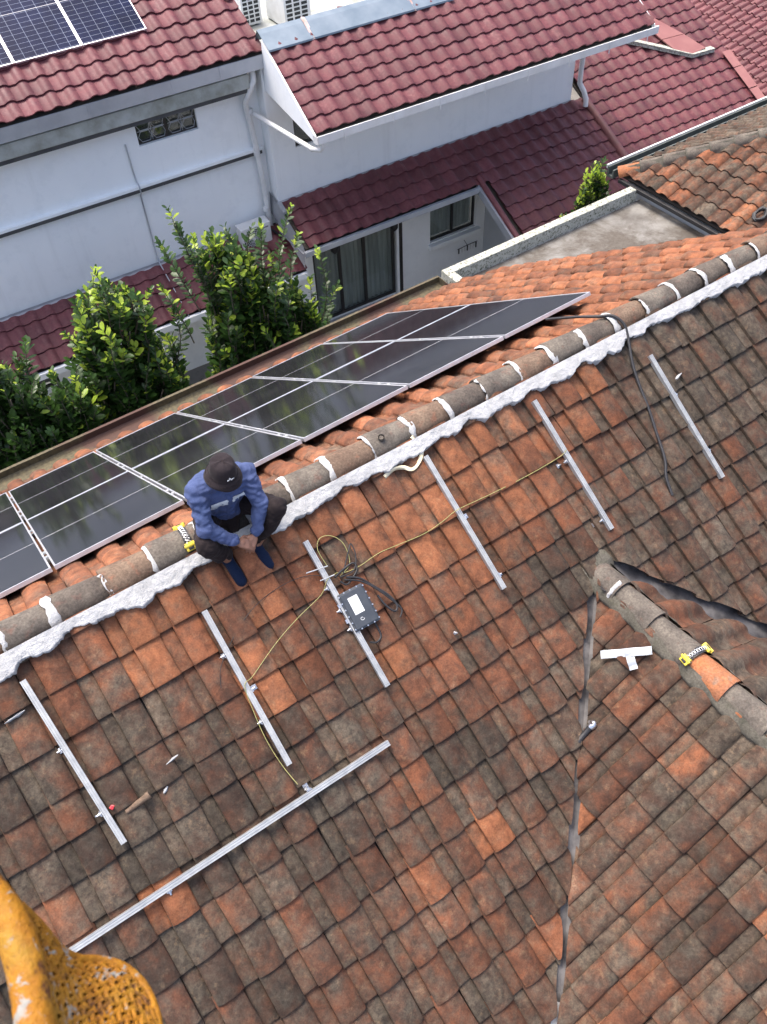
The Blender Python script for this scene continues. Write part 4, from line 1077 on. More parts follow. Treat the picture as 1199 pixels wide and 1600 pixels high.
# ------------------------------------------------------------------ tape strips, tool, clamps on the cross gable
def on_bl(x, y, h): return Vector((x, y, BZ - (BX - x)*math.tan(TH))) + Vector((-st, 0, ct))*h
def ribbon(name, a, b, w_, mat, label, cat, group=None, h=.062):
    m = MB(); rows = []; k = 10; t = (b - a).normalized(); nn = Vector((-st, 0, ct)); s_ = nn.cross(t).normalized()
    for i in range(k+1):
        p = a.lerp(b, i/k) + nn*(.006*math.sin(i*1.3))
        rows.append([p - s_*w_/2, p - s_*w_*.1 + nn*.004, p + s_*w_/2])
    m.loft(rows, False); o = m.build(name, mat); q = o.modifiers.new('thick', 'SOLIDIFY'); q.thickness = .003
    return tag(o, label, cat, group)
ribbon('tape_strip', on_bl(.875, -1.91, .104), on_bl(1.12, -2.16, .112), .062, M['white_tape'], 'long white tape strip of the T shape beside the cross ridge', 'tape', 'white tape strips')
ribbon('tape_strip', on_bl(1.02, -2.03, .117), on_bl(.955, -2.165, .106), .062, M['white_tape'], 'short white tape strip forming the stem of the T', 'tape', 'white tape strips')
# hand tool in the left valley
t = empty('hand_tool', (.29, -2.245, -1.40)); tag(t, 'black and silver hand tool lying at the left valley', 'tool')
ax = (Vector((.506, -2.228, -1.285)) - Vector((.29, -2.245, -1.425))).normalized()
def ta(s_): return Vector((0, 0, -.0)) + ax*s_
m = MB(); m.tube([ta(.0), ta(.02), ta(.06), ta(.075), ta(.17), ta(.19)], [.026, .034, .034, .024, .022, .026], 12); m.build('body', M['black'], t)
m = MB(); m.tube([ta(.19), ta(.21), ta(.235), ta(.25)], [.027, .032, .030, .016], 12); m.tube([ta(.215) + Vector((0, 0, .02)), ta(.225) + Vector((-.03, .02, .045))], .012, 8); m.build('head', M['steel'], t)
m = MB(); m.tube([ta(.012) + Vector((-.01, -.025, .02)), ta(.035) + Vector((-.01, -.025, .02))], .004, 6); m.build('switch', M['red_plastic'], t)
def strap_clamp(loc, ax1, up, label):
    ax1 = Vector(ax1).normalized(); up = Vector(up); up = (up - ax1*up.dot(ax1)).normalized(); s_ = up.cross(ax1)
    mt = Matrix.Identity(4)
    for i in range(3): mt[i][0] = ax1[i]; mt[i][1] = s_[i]; mt[i][2] = up[i]; mt[i][3] = loc[i]
    t = bpy.data.objects.new('strap_clamp', None); C.objects.link(t); t.matrix_world = mt; tag(t, label, 'clamp', 'yellow and black clamps hung over the ridges')
    r = .124
    def arc(a, rr=r): return Vector((math.sin(R(a))*rr, 0, math.cos(R(a))*rr - r))
    for sg in (-1, 1):
        m = MB(); Mr = Matrix.Translation(arc(sg*48, r + .012)) @ Matrix.Rotation(R(sg*48), 4, 'Y')
        m.bbox((-.028, -.036, -.014), (.032, .036, .016), .008, Mr); m.bbox((.004, -.044, -.008), (.022, .044, .022), .005, Mr)
        j = m.build('jaw', M['yellow_plastic'], t)
        m = MB(); m.bbox((-.018, -.020, .010), (.0, .020, .022), .004, Mr); m.tube([Mr @ Vector((.02, -.05, .01)), Mr @ Vector((.02, .05, .01))], .006, 7); m.build('pin', M['black'], j)
    m = MB(); m.loft([[arc(a, r + .004 + .006*(abs(a) < 30)) + Vector((0, y, 0)) for y in (-.028, -.01, .012, .028)] for a in range(-50, 51, 10)]); m.build('strap', M['black'], t)
    m = MB()
    for a in range(-34, 35, 9): 
        c = arc(a, r + .018); m.tube([c + Vector((.010*math.cos(q), .016*math.sin(q), 0)) for q in [i*math.pi/4 for i in range(9)]], .0028, 5, False)
    m.build('chain', M['steel'], t)
strap_clamp((1.25, -2.39, BZ + .112), (1, -.12, 0), (0, 0, 1), 'yellow and black clamp straddling the cross-gable ridge')
strap_clamp((-1.46, .056, .124), (.05, 1, 0), (0, 0, 1), 'yellow and black clamp on the main ridge beside the worker')

# ------------------------------------------------------------------ concrete canopy right of the gable
cn_ = empty('concrete_canopy', (5.3, 5.8, GZ)); tag(cn_, 'flat grey concrete canopy with lichen-stained parapet', 'canopy')
q = Vector((-5.3, -5.8, -GZ))
PZ = -3.6
m = MB(); m.box(q + Vector((5.22, 1.0, PZ-.42)), q + Vector((9.75, 5.68, PZ-.24))); m.build('slab', M['conc'], cn_)
m = MB(); m.bbox(q + Vector((5.24, 5.68, PZ-.50)), q + Vector((9.62, 5.84, PZ)), .012); m.build('parapet', M['parapet'], cn_)
m = MB(); m.bbox(q + Vector((5.24, 3.4, PZ-.49)), q + Vector((5.40, 5.679, PZ-.002)), .012); m.build('parapet', M['parapet'], cn_)
m = MB(); m.box(q + Vector((5.25, 5.0, GZ)), q + Vector((9.7, 5.6, PZ-.43))); m.build('wall', M['wall_grey'], cn_)
m = MB(); m.tube([(5.50, 5.10, PZ-.20), (6.0, 5.36, PZ-.20)], .035, 10); tag(m.build('pipe_offcut', M['white_pvc']), 'white pipe offcut lying on the concrete canopy', 'pipe')

# ------------------------------------------------------------------ clay roof beyond the canopy
hc = empty('clay_roof_house', (10.5, 5, GZ)); tag(hc, 'brown barrel-tile roof beyond the concrete canopy at right', 'house')
q = Vector((-10.5, -5, -GZ))
tc = R(27); CE = q + Vector((9.68, 6.2, -3.55))
c1 = Slope(CE, (0,-1,0), (math.cos(tc), 0, math.sin(tc))); c2 = Slope(CE, (-1,0,0), (0, -math.cos(tc), math.sin(tc)))
for s_ in (c1, c2): s_.base = Matrix.Translation((10.5, 5, GZ))
def tint_c(u, d, r):
    o = .30 + r.gauss(0, .28); return (max(0, min(1, o)), max(0, min(1, .40 - .3*(o > .5) + r.gauss(0, .25))), max(0, min(1, .6 + r.gauss(0, .15))))
pc1 = deck('roof_slope', c1, [(.05, 0), (4.6, 0), (4.6, -4), (3.6, -4)], M['deck'], hc); pc2 = deck('roof_slope', c2, [(-.05, 0), (-5.5, 0), (-5.5, -4), (-3.6, -4)], M['deck'], hc)
rc = TiledRoof(M['clay'], M['clay_j'], 300)
kc = math.cos(tc)
rc.lay(c1, pc1, .29, 0, 4.6, .02, [-.0 - .30*k for k in range(13)], BARREL, .37, lambda u, d: [(-1, -kc, 0)], tint_c, key='x')
rc.lay(c2, pc2, .29, -5.5, 0, .02, [-.0 - .30*k for k in range(13)], BARREL, .37, lambda u, d: [(1, -kc, 0)], lambda u, d, r: (max(0, .08 + r.gauss(0, .1)), .8, .55 + r.gauss(0, .15)), key='y')
rc.finish()
capC = half_cap(.13, .11, .44).mesh('hip_cap'); capC.materials.append(M['cap'])
capD = half_cap(.13, .11, .44).mesh('hip_cap'); capD.materials.append(M['cap_orange'])
hd = (Vector((1, -1, math.tan(tc)))).normalized()
hx_ = hd; hz_ = Vector((0, 0, 1)); hy_ = hz_.cross(hx_).normalized(); hz_ = hx_.cross(hy_)
for k in range(12):
    o = bpy.data.objects.new('hip_cap', capD if k == 0 else capC); C.objects.link(o); o.parent = hc
    p = CE + hd*(k*.40 - .03) + Vector((0, 0, .02)); mt = Matrix.Identity(4)
    for i in range(3): mt[i][0] = hx_[i]; mt[i][1] = hy_[i]; mt[i][2] = hz_[i]; mt[i][3] = p[i]
    o.matrix_local = mt
    if k:
        m = MB(); rows = []
        for a in range(9):
            ang = R(-95 + 190*a/8); rows.append([mt @ Vector((t + .008*nz(a, t*50, k), math.sin(ang)*(.134 + e), math.cos(ang)*(.134 + e))) for t, e in ((-.012, -.006), (-.006, .003), (.010, .003), (.016, -.006))])
        m.loft(rows); m.build('joint_mortar', M['cap_mort'], hc)
for sl, sg in ((c1, 1), (c2, -1)):
    m = MB()
    rows = []
    for i in range(90):
        t = .1 + i*.05; base = CE + hd*t
        rows.append([base + (sl.u*sg*j*.06*(1 + .4*nz(t*4, sg)) if True else 0) + sl.n*(.10*(1-j/3)**.7 + .045 - (.03 if j == 3 else 0) + .012*nz(t*12, j*3.)) for j in range(4)])
    m.loft(rows); m.build('hip_mortar', M['cap_mort'], hc)
m = MB(); m.bbox(q + Vector((9.58, 1.5, -3.66)), q + Vector((9.65, 6.15, -3.59)), .01); m.build('gutter', M['black'], hc)
m = MB(); m.box(q + Vector((9.6, 6.30, -3.66)), q + Vector((15.5, 6.33, -3.50))); m.box(q + Vector((9.6, 6.42, -3.66)), q + Vector((15.5, 6.46, -3.47))); m.box(q + Vector((9.6, 6.33, -3.66)), q + Vector((15.5, 6.42, -3.62)))
m.build('gutter', [plain('dark_gutter', (.05, .06, .055), (.09, .1, .09), 4, .6)], hc)
m = MB(); m.bbox(q + Vector((9.6, 6.462, -3.52)), q + Vector((15.5, 6.50, -3.45)), .006); m.build('gutter_lip', M['white_pvc'], hc)
m = MB(); m.box(q + Vector((9.8, 1.6, GZ)), q + Vector((15.4, 6.1, -3.7))); m.build('wall', M['wall_grey'], hc)

# ------------------------------------------------------------------ work platform in the foreground
TUBE = [ (-2.584, -3.297, 3.720), (-2.564, -3.371, 3.715), (-2.553, -3.426, 3.707), (-2.556, -3.475, 3.697), (-2.568, -3.532, 3.690), (-2.587, -3.599, 3.685) ]
TOPS = [ (-2.542, -3.406, 3.687), (-2.537, -3.424, 3.650), (-2.535, -3.442, 3.612), (-2.526, -3.454, 3.581), (-2.510, -3.460, 3.557), (-2.493, -3.474, 3.543), (-2.483, -3.492, 3.534), (-2.477, -3.518, 3.531), (-2.480, -3.561, 3.538), (-2.500, -3.627, 3.547) ]
BOT0, BOT1 = (-2.586, -3.550, 3.669) , (-2.568, -3.721, 3.686)
bk = empty('work_platform', (-2.56, -3.6, 3.2)); tag(bk, 'blurred yellow work platform rail and mesh close to the camera', 'platform')
q = Vector((2.56, 3.6, -3.2))
m = MB(); pts = smooth(TUBE)
m.tube([q + p for p in pts], .0205, 16); m.build('rail_tube', M['yellow'], bk)
# expanded-metal sheet hanging from the rail
top = smooth(TOPS, 5)
bot = [Vector(BOT0).lerp(Vector(BOT1), i/(len(top)-1)) for i in range(len(top))]
def sheet(s_, t):
    k = s_*(len(top)-1); i = min(int(k), len(top)-2); f = k - i
    a = top[i].lerp(top[i+1], f); b = bot[i].lerp(bot[i+1], f)
    return q + a.lerp(b, t) + Vector((.35, .25, -.4))*(.05*math.sin(math.pi*t))
m = MB(); NS, NT = 14, 10
for j in range(NT):
    for i in range(NS):
        for sgn in (0, 1):
            p = []
            for f in (0, .5, 1):
                s_ = (i + (f if sgn else 1-f) + .5*(j % 2))/NS; t = (j + f)/NT
                p.append(sheet(min(max(s_, 0), 1), t))
            m.tube(p, [.0048, .0030, .0048], 6, False)
m.build('mesh_strand', M['yellow'], bk)['kind'] = 'stuff'
m = MB(); m.tube([sheet(i/40, 0) for i in range(41)], .0062, 8); m.build('mesh_edge', M['yellow'], bk)
# ------------------------------------------------------------------ small things on the neighbours
t = empty('clothes_hanger', H(8.4, 9.9, -6.35), HR); tag(t, 'peg hanger with white pegs under the curtained window', 'clothes hanger')
m = MB(); m.tube([(-.25, 0, -.05), (.0, -.03, .0), (.30, 0, -.02)], .008, 6); m.tube([(0, -.02, 0), (0, .1, .06)], .006, 6); m.build('bar', M['black'], t)
for k in range(7):
    m = MB(); x = -.22 + k*.08; m.bbox((x-.010, -.02, -.16 + .01*(k % 3)), (x+.014, .0, -.03), .004); m.build('peg', M['white_pvc'] if k % 3 else M['black'], t)
m = MB(); rr = random.Random(5); pts = []
for i in range(46):
    a = i*.55; r_ = .10 + .05*nz(i*.3, 2); pts.append((10.04 + r_*math.cos(a), 3.42 + r_*math.sin(a)*.9, -3.25 + .06*nz(i*.4, 5) + .05*math.cos(a) + .04))
m.tube(pts, .022, 7); tag(m.build('cable_coil', M['black']), 'black tangled coil on the barrel-tile roof at the right edge', 'cable')
# ------------------------------------------------------------------ shrubs and small trees in the lane
def leafmat(name, c1, c2, tr):
    n = NB(name); f = n.ramp(n.noise(6, 3), .3, .7)
    col = n.mix(c1, c2, f)
    n.out(col, .38, 0, .45)
    t = n.t.nodes.new('ShaderNodeBsdfTranslucent'); n.put(t.inputs[0], n.scale(col, 1.6))
    mx = n.t.nodes.new('ShaderNodeMixShader'); mx.inputs[0].default_value = tr
    n.t.links.new(n.b.outputs[0], mx.inputs[1]); n.t.links.new(t.outputs[0], mx.inputs[2])
    n.t.links.new(mx.outputs[0], n.t.nodes['Material Output'].inputs[0]); return n.m
M['leaf'] = leafmat('leaf_dark', (.022, .052, .011), (.052, .112, .022), .28)
M['leaf_young'] = leafmat('leaf_young', (.26, .40, .035), (.46, .55, .08), .4)
M['bark'] = plain('bark', (.09, .075, .055), (.14, .115, .085), 20, .9)

def add_leaf(m, p, d, up, L, W, rnd):
    d = d.normalized(); s_ = d.cross(up)
    if s_.length < .01: s_ = Vector((1, 0, 0))
    s_.normalize(); nn = s_.cross(d)
    cup = .16 + rnd.uniform(-.08, .08); droop = rnd.uniform(-.10, .16)
    def P(t, w_): return p + d*(L*t) + s_*(W*w_) + nn*(L*(cup*abs(w_)*.9 - droop*t*t))
    vs = [P(0, 0), P(.5, 0), P(1, 0), P(.22, .36), P(.62, .5), P(.90, .25), P(.22, -.36), P(.62, -.5), P(.90, -.25)]
    m.add(vs, [(0, 3, 4, 1), (1, 4, 5, 2), (6, 0, 1, 7), (7, 1, 2, 8)], True)

def shoot(st_, lf, yg, base, tip, rnd, leafL=.135, dens=1., young=.0, frac=1.):
    base = Vector(base); tip = Vector(tip); v = tip - base; Ln = v.length
    bow = Vector((rnd.uniform(-1, 1), rnd.uniform(-1, 1), 0))*Ln*.12
    pts = [base.lerp(tip, i/6) + bow*math.sin(math.pi*i/6) for i in range(7)]
    st_.tube(pts, [.010*(1 - i/8) + .002 for i in range(7)], 5, False)
    step = .05/dens; k = int(Ln*frac/step); ph0 = rnd.uniform(0, 3)
    for i in range(k):
        t = 1 - i*step/Ln
        f = t*6; a = min(int(f), 5); p = pts[a].lerp(pts[a+1], f - a); ax = (pts[a+1] - pts[a]).normalized()
        ang = ph0 + i*(math.pi/2 + .06)
        ref = Vector((1, 0, 0)); r1 = (ref - ax*ref.dot(ax)).normalized(); r2 = ax.cross(r1)
        for sg in (0, math.pi):
            if rnd.random() < .08: continue
            rad = r1*math.cos(ang + sg) + r2*math.sin(ang + sg)
            el = rnd.uniform(.35, .95) if i > 3 else rnd.uniform(.9, 1.6)
            d = rad + ax*el + Vector((rnd.uniform(-.2, .2), rnd.uniform(-.2, .2), rnd.uniform(-.15, .15)))
            L = leafL*rnd.choice((.6, .8, 1., 1.1, 1.3))*(.7 if i < 2 else 1)
            tgt = yg if rnd.random() < (young if i < 6 else young*.07) else lf
            add_leaf(tgt, p + rad*.006, d, ax, L, L*.60, rnd)

def shrub(label, x, y, clumps, spires=(), seed=1, base=None, name='garden_tree', leafL=.135):
    """clumps: (cx, cy, ztop, rx, ry, depth, n, young)"""
    rnd = random.Random(seed); t = empty(name, (x, y, GZ)); tag(t, label, 'tree', 'leafy trees in the lane')
    o = Vector((-x, -y, -GZ)); st_ = MB(); lf = MB(); yg = MB()
    for (cx, cy, zt, rx, ry, dp, n_, yo) in clumps:
        for i in range(int(n_*.68)):
            a = rnd.uniform(0, 2*math.pi); r = math.sqrt(rnd.random()); px, py = cx + rx*r*math.cos(a), cy + ry*r*math.sin(a)
            top = zt + .12 - (r**1.4)*dp*.45*rnd.uniform(.2, 1.4) - rnd.random()**1.3*dp*.8
            Ln = rnd.uniform(.5, 1.25)
            lean = Vector(((px - cx)*.35, (py - cy)*.35, 0))
            shoot(st_, lf, yg, o + Vector((px, py, top - Ln)) - lean*.6, o + Vector((px, py, top)) + lean*.3 + Vector((rnd.uniform(-.06, .06), rnd.uniform(-.06, .06), 0)), rnd, leafL, .95, yo if rnd.random() < .55 else .05)
    for (tx, ty, tz, bx, by, bz, yo) in spires:
        shoot(st_, lf, yg, o + Vector((bx, by, bz)), o + Vector((tx, ty, tz)), rnd, leafL*.82, 1.15, yo, .9)
    # trunk and limbs
    tr = MB()
    for (cx, cy, zt, rx, ry, dp, n_, yo) in clumps:
        mid = Vector((x + (cx-x)*.5, y, (GZ + zt - dp)/2))
        tr.tube([o + Vector((x, y, GZ)), o + mid, o + Vector((cx, cy, zt - dp*.8))], [.07, .05, .03], 8)
        for k in range(7):
            a = rnd.uniform(0, 6.28); e = Vector((cx + rx*.7*math.cos(a), cy + ry*.7*math.sin(a), zt - dp*rnd.uniform(.3, .8)))
            tr.tube([o + Vector((cx, cy, zt - dp*1.1)), o + (Vector((cx, cy, zt - dp)) + e)*.5, o + e], [.03, .02, .01], 6)
    tr.build('trunk', M['bark'], t); st_.build('stem', M['bark'], t)
    cr = lf.build('crown', M['leaf'], t)
    if yg.v: yg.build('young_leaves', M['leaf_young'], t)
    return t
shrub('dark leafy tree at the left edge behind the gutter', -1.7, 6.9, [(-1.75, 6.7, -2.55, .5, .45, 1.7, 120, .06), (-1.10, 6.6, -3.25, .55, .4, 1.4, 100, .12), (-1.5, 6.5, -3.5, .8, .4, 1.2, 100, .05), (-2.1, 6.7, -3.0, .5, .5, 1.5, 60, .03)], [(-1.38, 6.9, -2.85, -1.4, 6.95, -3.7, .1)], 3)
shrub('bushy tree with yellow-green tips left of the tallest one', .1, 7.1, [(.05, 7.0, -2.30, .60, .5, 1.6, 110, .6), (-.38, 6.9, -2.95, .45, .4, 1.5, 70, .3), (.55, 6.9, -3.3, .40, .4, 1.4, 60, .4), (.15, 6.8, -3.7, .75, .4, 1.2, 80, .12)], [(.05, 7.0, -2.12, .1, 7.05, -3.2, .9), (.45, 7.0, -2.6, .35, 7.0, -3.6, .5), (-.3, 7.0, -2.5, -.2, 7.0, -3.5, .6), (.75, 7.0, -2.7, .6, 7.0, -3.8, .6), (-.62, 7.0, -2.85, -.45, 7.0, -3.8, .5), (.95, 6.9, -3.1, .75, 6.9, -4.1, .6)], 7)
shrub('tallest leafy tree with bright new leaves and upright spires', 2.0, 7.1, [(2.05, 7.05, -2.20, .40, .4, 1.5, 95, .65), (2.45, 6.9, -2.85, .45, .4, 1.6, 90, .4), (1.80, 6.9, -3.2, .45, .4, 1.5, 75, .35), (2.2, 6.8, -3.8, .75, .4, 1.2, 90, .15)],
      [(1.30, 7.0, -1.60, 1.62, 7.0, -3.2, .2), (1.36, 7.0, -1.95, 1.6, 7.0, -3.3, .3), (1.05, 7.0, -2.02, 1.42, 7.0, -3.4, .3), (1.52, 7.0, -2.45, 1.65, 7.0, -3.6, .5), (2.68, 7.0, -2.35, 2.6, 7.0, -3.9, .4), (.9, 7.0, -2.7, 1.2, 7.0, -3.9, .4)], 11)
shrub('slender spiky tree in front of the sliding door', 3.2, 7.1, [(2.98, 6.9, -3.5, .40, .3, 1.3, 60, .5)],
      [(3.22, 7.0, -2.25, 3.15, 7.0, -4.6, .25), (3.28, 7.0, -2.75, 3.1, 7.0, -4.4, .5), (3.60, 7.0, -3.15, 3.35, 7.0, -4.8, .4), (3.92, 7.0, -3.95, 3.7, 7.0, -5.2, .3), (2.75, 7.0, -2.9, 2.8, 7.0, -4.2, .5), (3.4, 7.0, -3.6, 3.2, 7.0, -4.9, .5)], 17)
shrub('small bright shrub behind the canopy parapet', 9.5, 6.75, [(9.5, 6.65, -3.45, .20, .16, .8, 34, .8), (9.30, 6.6, -3.95, .14, .1, .5, 14, .4)], (), 23, leafL=.12)
shrub('tiny shrub tip at the parapet below the other shrub', 8.75, 6.6, [(8.75, 6.5, -4.1, .10, .08, .4, 8, .6)], (), 29, leafL=.095)
# ------------------------------------------------------------------ the seated worker
from mathutils.bvhtree import BVHTree
PX = Vector((-1.15, .10, 0))
per = empty('person', PX)
tag(per, 'person in blue work jacket and dark bucket hat sitting on the ridge, hands clasped', 'person')
def cone_caps(segs, name, voxel, smooth_it=6, wr=None, mat=None, parent=None, offs=None):
    """segs: list of ((p, r), (p, r)) tapered capsules -> one continuous remeshed surface"""
    bm = bmesh.new()
    for (a, ra_), (b, rb_) in segs:
        b2 = bmesh.new()
        for p, r in ((a, ra_), (b, rb_)):
            mt = Matrix.Translation(Vector(p) - PX)
            if isinstance(r, (tuple, list)): mt = mt @ Matrix.Diagonal((r[0], r[1], r[2], 1)); 
            else: mt = mt @ Matrix.Scale(r, 4)
            bmesh.ops.create_icosphere(b2, subdivisions=2, radius=1, matrix=mt)
        h = bmesh.ops.convex_hull(b2, input=b2.verts[:])
        dead = [v for v in b2.verts if not v.link_faces]
        bmesh.ops.delete(b2, geom=dead, context='VERTS')
        inner = list(set(h['geom_interior'])); 
        if inner: bmesh.ops.delete(b2, geom=[g for g in inner if isinstance(g, bmesh.types.BMVert)], context='VERTS')
        me = bpy.data.meshes.new('t'); b2.to_mesh(me); b2.free(); bm.from_mesh(me); bpy.data.meshes.remove(me)
    me = bpy.data.meshes.new(name); bm.to_mesh(me); bm.free()
    o = bpy.data.objects.new(name, me); C.objects.link(o)
    md = o.modifiers.new('r', 'REMESH'); md.mode = 'VOXEL'; md.voxel_size = voxel
    sm_ = o.modifiers.new('s', 'SMOOTH'); sm_.iterations = smooth_it; sm_.factor = .5
    dg = bpy.context.evaluated_depsgraph_get(); dg.update()
    me2 = bpy.data.meshes.new_from_object(o.evaluated_get(dg)); me2.name = name
    o.modifiers.clear(); o.data = me2; bpy.data.meshes.remove(me)
    for p in me2.polygons: p.use_smooth = True
    if wr:
        ns = [v.normal.copy() for v in me2.vertices]
        for v, nn in zip(me2.vertices, ns): v.co += nn*wr(v.co + PX, nn)
    me2.materials.clear(); me2.materials.append(mat); o.parent = parent
    return o
hipL, hipR = Vector((-1.24, .11, .18)), Vector((-1.05, .11, .18))
kneeL, kneeR = Vector((-1.425, -.27, .285)), Vector((-.865, -.28, .315))
ankL, ankR = Vector((-1.285, -.205, -.045)), Vector((-1.055, -.215, -.035))
pel = Vector((-1.145, .11, .21)); belly = Vector((-1.15, .06, .36)); chest = Vector((-1.155, -.03, .53)); neck = Vector((-1.155, -.12, .66))
shL, shR = Vector((-1.335, -.07, .615)), Vector((-.965, -.06, .545))
elL, elR = Vector((-1.385, -.235, .40)), Vector((-.955, -.215, .335))
wrL, wrR = Vector((-1.225, -.325, .225)), Vector((-1.085, -.315, .205))
head = Vector((-1.155, -.185, .755))
M['skin'] = plain('skin', (.21, .105, .065), (.26, .13, .085), 20, .5, 0, .1)
def cloth(name, c1, c2):
    n = NB(name); a = n.noise(5, 4, .6); b = n.noise(140, 2, .5); d = n.noise(18, 4, .55)
    c = n.scale(n.mix(c1, c2, n.ramp(a, .3, .7)), n.ramp(b, .3, .7, .88, 1.12))
    n.bump(n.math('ADD', d, n.math('MULTIPLY', b, .3)), .45, .012)
    n.b.inputs['Sheen Weight'].default_value = .05
    return n.out(c, .85, 0, .1)
M['jacket'] = cloth('blue_jacket_cloth', (.046, .068, .150), (.074, .098, .205))
M['trousers'] = cloth('dark_brown_trousers', (.014, .010, .011), (.025, .019, .019))
M['hatcloth'] = cloth('dark_hat_cloth', (.018, .014, .016), (.032, .025, .027))
M['sock'] = cloth('navy_shoes', (.006, .012, .032), (.011, .019, .045))
M['reflect'] = plain('reflective_tape', (.55, .60, .63), (.62, .66, .68), 30, .45)
# --- body: one continuous figure with head, face, hands and fingers
S_ = []
def seg(a, ra_, b, rb_): S_.append(((Vector(a), ra_), (Vector(b), rb_)))
seg(pel + Vector((-.05, 0, 0)), .10, pel + Vector((.05, 0, 0)), .10); seg(pel, .105, belly, .10); seg(belly, .105, chest, .11)
seg(chest, .11, shL, .06); seg(chest, .11, shR, .06); seg(chest, .10, neck, .055); seg(neck, .052, head + Vector((0, .02, -.05)), .052)
for h_, k_, a_ in ((hipL, kneeL, ankL), (hipR, kneeR, ankR)):
    seg(h_, .078, k_, .052); seg(k_, .050, a_, .033); seg(a_, .034, a_ + Vector((.0, -.13, -.105)), .026)
for s_, e_, w_ in ((shL, elL, wrL), (shR, elR, wrR)):
    seg(s_, .048, e_, .038); seg(e_, .036, w_, .024)
# head: skull, jaw, nose, ears (tilted forward and down)
hf = Vector((.02, -.93, -.36)).normalized(); hu = Vector((0, -.36, .93)).normalized(); hs_ = hf.cross(hu)
seg(head + hu*.03, .088, head - hf*.02 + hu*.035, .090); seg(head + hf*.03 - hu*.055, .052, head + hf*.055 - hu*.085, .030)
seg(head + hf*.085 - hu*.0, .012, head + hf*.104 - hu*.035, .016); seg(head + hf*.094 - hu*.062, .012, head + hf*.085 - hu*.064 + hs_*.02, .010); seg(head + hf*.094 - hu*.062, .012, head + hf*.085 - hu*.064 - hs_*.02, .010)
for sg in (-1, 1): seg(head + hs_*sg*.088 + hu*.0, .014, head + hs_*sg*.092 - hu*.035, .011); seg(head + hs_*sg*.03 + hf*.075 + hu*.005, .016, head + hs_*sg*.045 + hf*.07 - hu*.02, .018)
# hands: the left-in-picture hand rests over the other
def hand(wr_, fwd, palm_n, sgn, curl):
    fwd = Vector(fwd).normalized(); pn_ = Vector(palm_n); pn_ = (pn_ - fwd*pn_.dot(fwd)).normalized(); sd = fwd.cross(pn_)*sgn
    seg(wr_, .023, wr_ + fwd*.035, .024)
    kn = []
    for i, (o_, ln) in enumerate(((-.030, .070), (-.010, .080), (.010, .075), (.029, .060))):
        k0 = wr_ + fwd*(.085 - abs(o_)*.25) + sd*o_; seg(wr_ + fwd*.025 + sd*o_*.6, .017, k0, .0125); kn.append(k0)
        d1 = (fwd*math.cos(curl*.5) + pn_*math.sin(curl*.5)).normalized(); d2 = (fwd*math.cos(curl*1.2) + pn_*math.sin(curl*1.2)).normalized(); d3 = (fwd*math.cos(curl*1.8) + pn_*math.sin(curl*1.8)).normalized()
        sp_ = sd*(o_*.18)
        p1 = k0 + d1*ln*.5 + sp_; p2 = p1 + d2*ln*.3 + sp_*.4; p3 = p2 + d3*ln*.22
        seg(k0, .0105, p1, .0095); seg(p1, .0095, p2, .0088); seg(p2, .0088, p3, .0075)
    t0 = wr_ + fwd*.025 - sd*.024; t1 = t0 + (fwd*.6 - sd*.75 + pn_*.25).normalized()*.040; t2 = t1 + (fwd*.9 - sd*.2 + pn_*.3).normalized()*.034
    seg(t0, .016, t1, .0125); seg(t1, .012, t2, .0095)
hand(wrL, (.78, -.30, -.45), (-.1, .5, -.85), -1, .55)
hand(wrR, (-.70, -.35, -.55), (.1, .4, -.9), 1, .75)
body = cone_caps(S_, 'body', .0055, 3, None, M['skin'], per)
# --- jacket
def folds(p, nn):
    w1 = noise.noise(Vector((p.x*9, p.y*9, p.z*14)))*.016 + (abs(noise.noise(Vector((p.x*17, p.y*17, p.z*25)))) - .2)*.016
    w2 = math.sin(p.z*95 + p.x*30 + 6*noise.noise(p*6))*.007*max(0, noise.noise(p*5 + Vector((3, 1, 4))) + .35)
    return w1 + w2
J = []
def sj(a, ra_, b, rb_): J.append(((Vector(a), ra_), (Vector(b), rb_)))
sj(pel + Vector((-.055, -.03, .03)), .122, pel + Vector((.055, -.03, .03)), .122); sj(pel + Vector((-.05, -.02, .04)), .125, chest + Vector((-.07, 0, 0)), .128); sj(pel + Vector((.05, -.02, .04)), .125, chest + Vector((.07, 0, 0)), .125)
sj(chest + Vector((-.06, .01, .0)), .125, shL, .078); sj(chest + Vector((.06, .01, 0)), .125, shR, .078); sj(shL + Vector((.03, 0, .01)), .075, neck + Vector((-.03, .02, -.015)), .062); sj(shR + Vector((-.03, 0, .01)), .075, neck + Vector((.03, .02, -.015)), .062)
sj(pel + Vector((-.04, -.07, .05)), .125, pel + Vector((.04, -.07, .05)), .125); sj(pel + Vector((0, -.07, .05)), .13, chest + Vector((0, -.03, -.02)), .13); sj(chest + Vector((.085, -.03, -.03)), .105, pel + Vector((.085, -.05, .07)), .105); sj(chest + Vector((-.085, -.03, -.03)), .105, pel + Vector((-.085, -.05, .07)), .105); sj(neck + Vector((0, .015, -.02)), .066, neck + Vector((0, .005, .018)), .060)
for s_, e_, w_ in ((shL, elL, wrL), (shR, elR, wrR)):
    sj(s_, .078, e_, .062); sj(e_, .064, w_.lerp(e_, .16), .043); c_ = w_.lerp(e_, .15); sj(w_.lerp(e_, .30), .046, c_, .046)
jk = cone_caps(J, 'jacket', .0075, 5, folds, M['jacket'], per)
bpy.context.view_layer.update()
jb = BVHTree.FromObject(jk, bpy.context.evaluated_depsgraph_get())
def on_jacket(p, d):
    h = jb.ray_cast(Vector(p) - PX, Vector(d).normalized())
    return h[0]
front = Vector((0, .80, -.45))      # shooting direction from in front of the chest
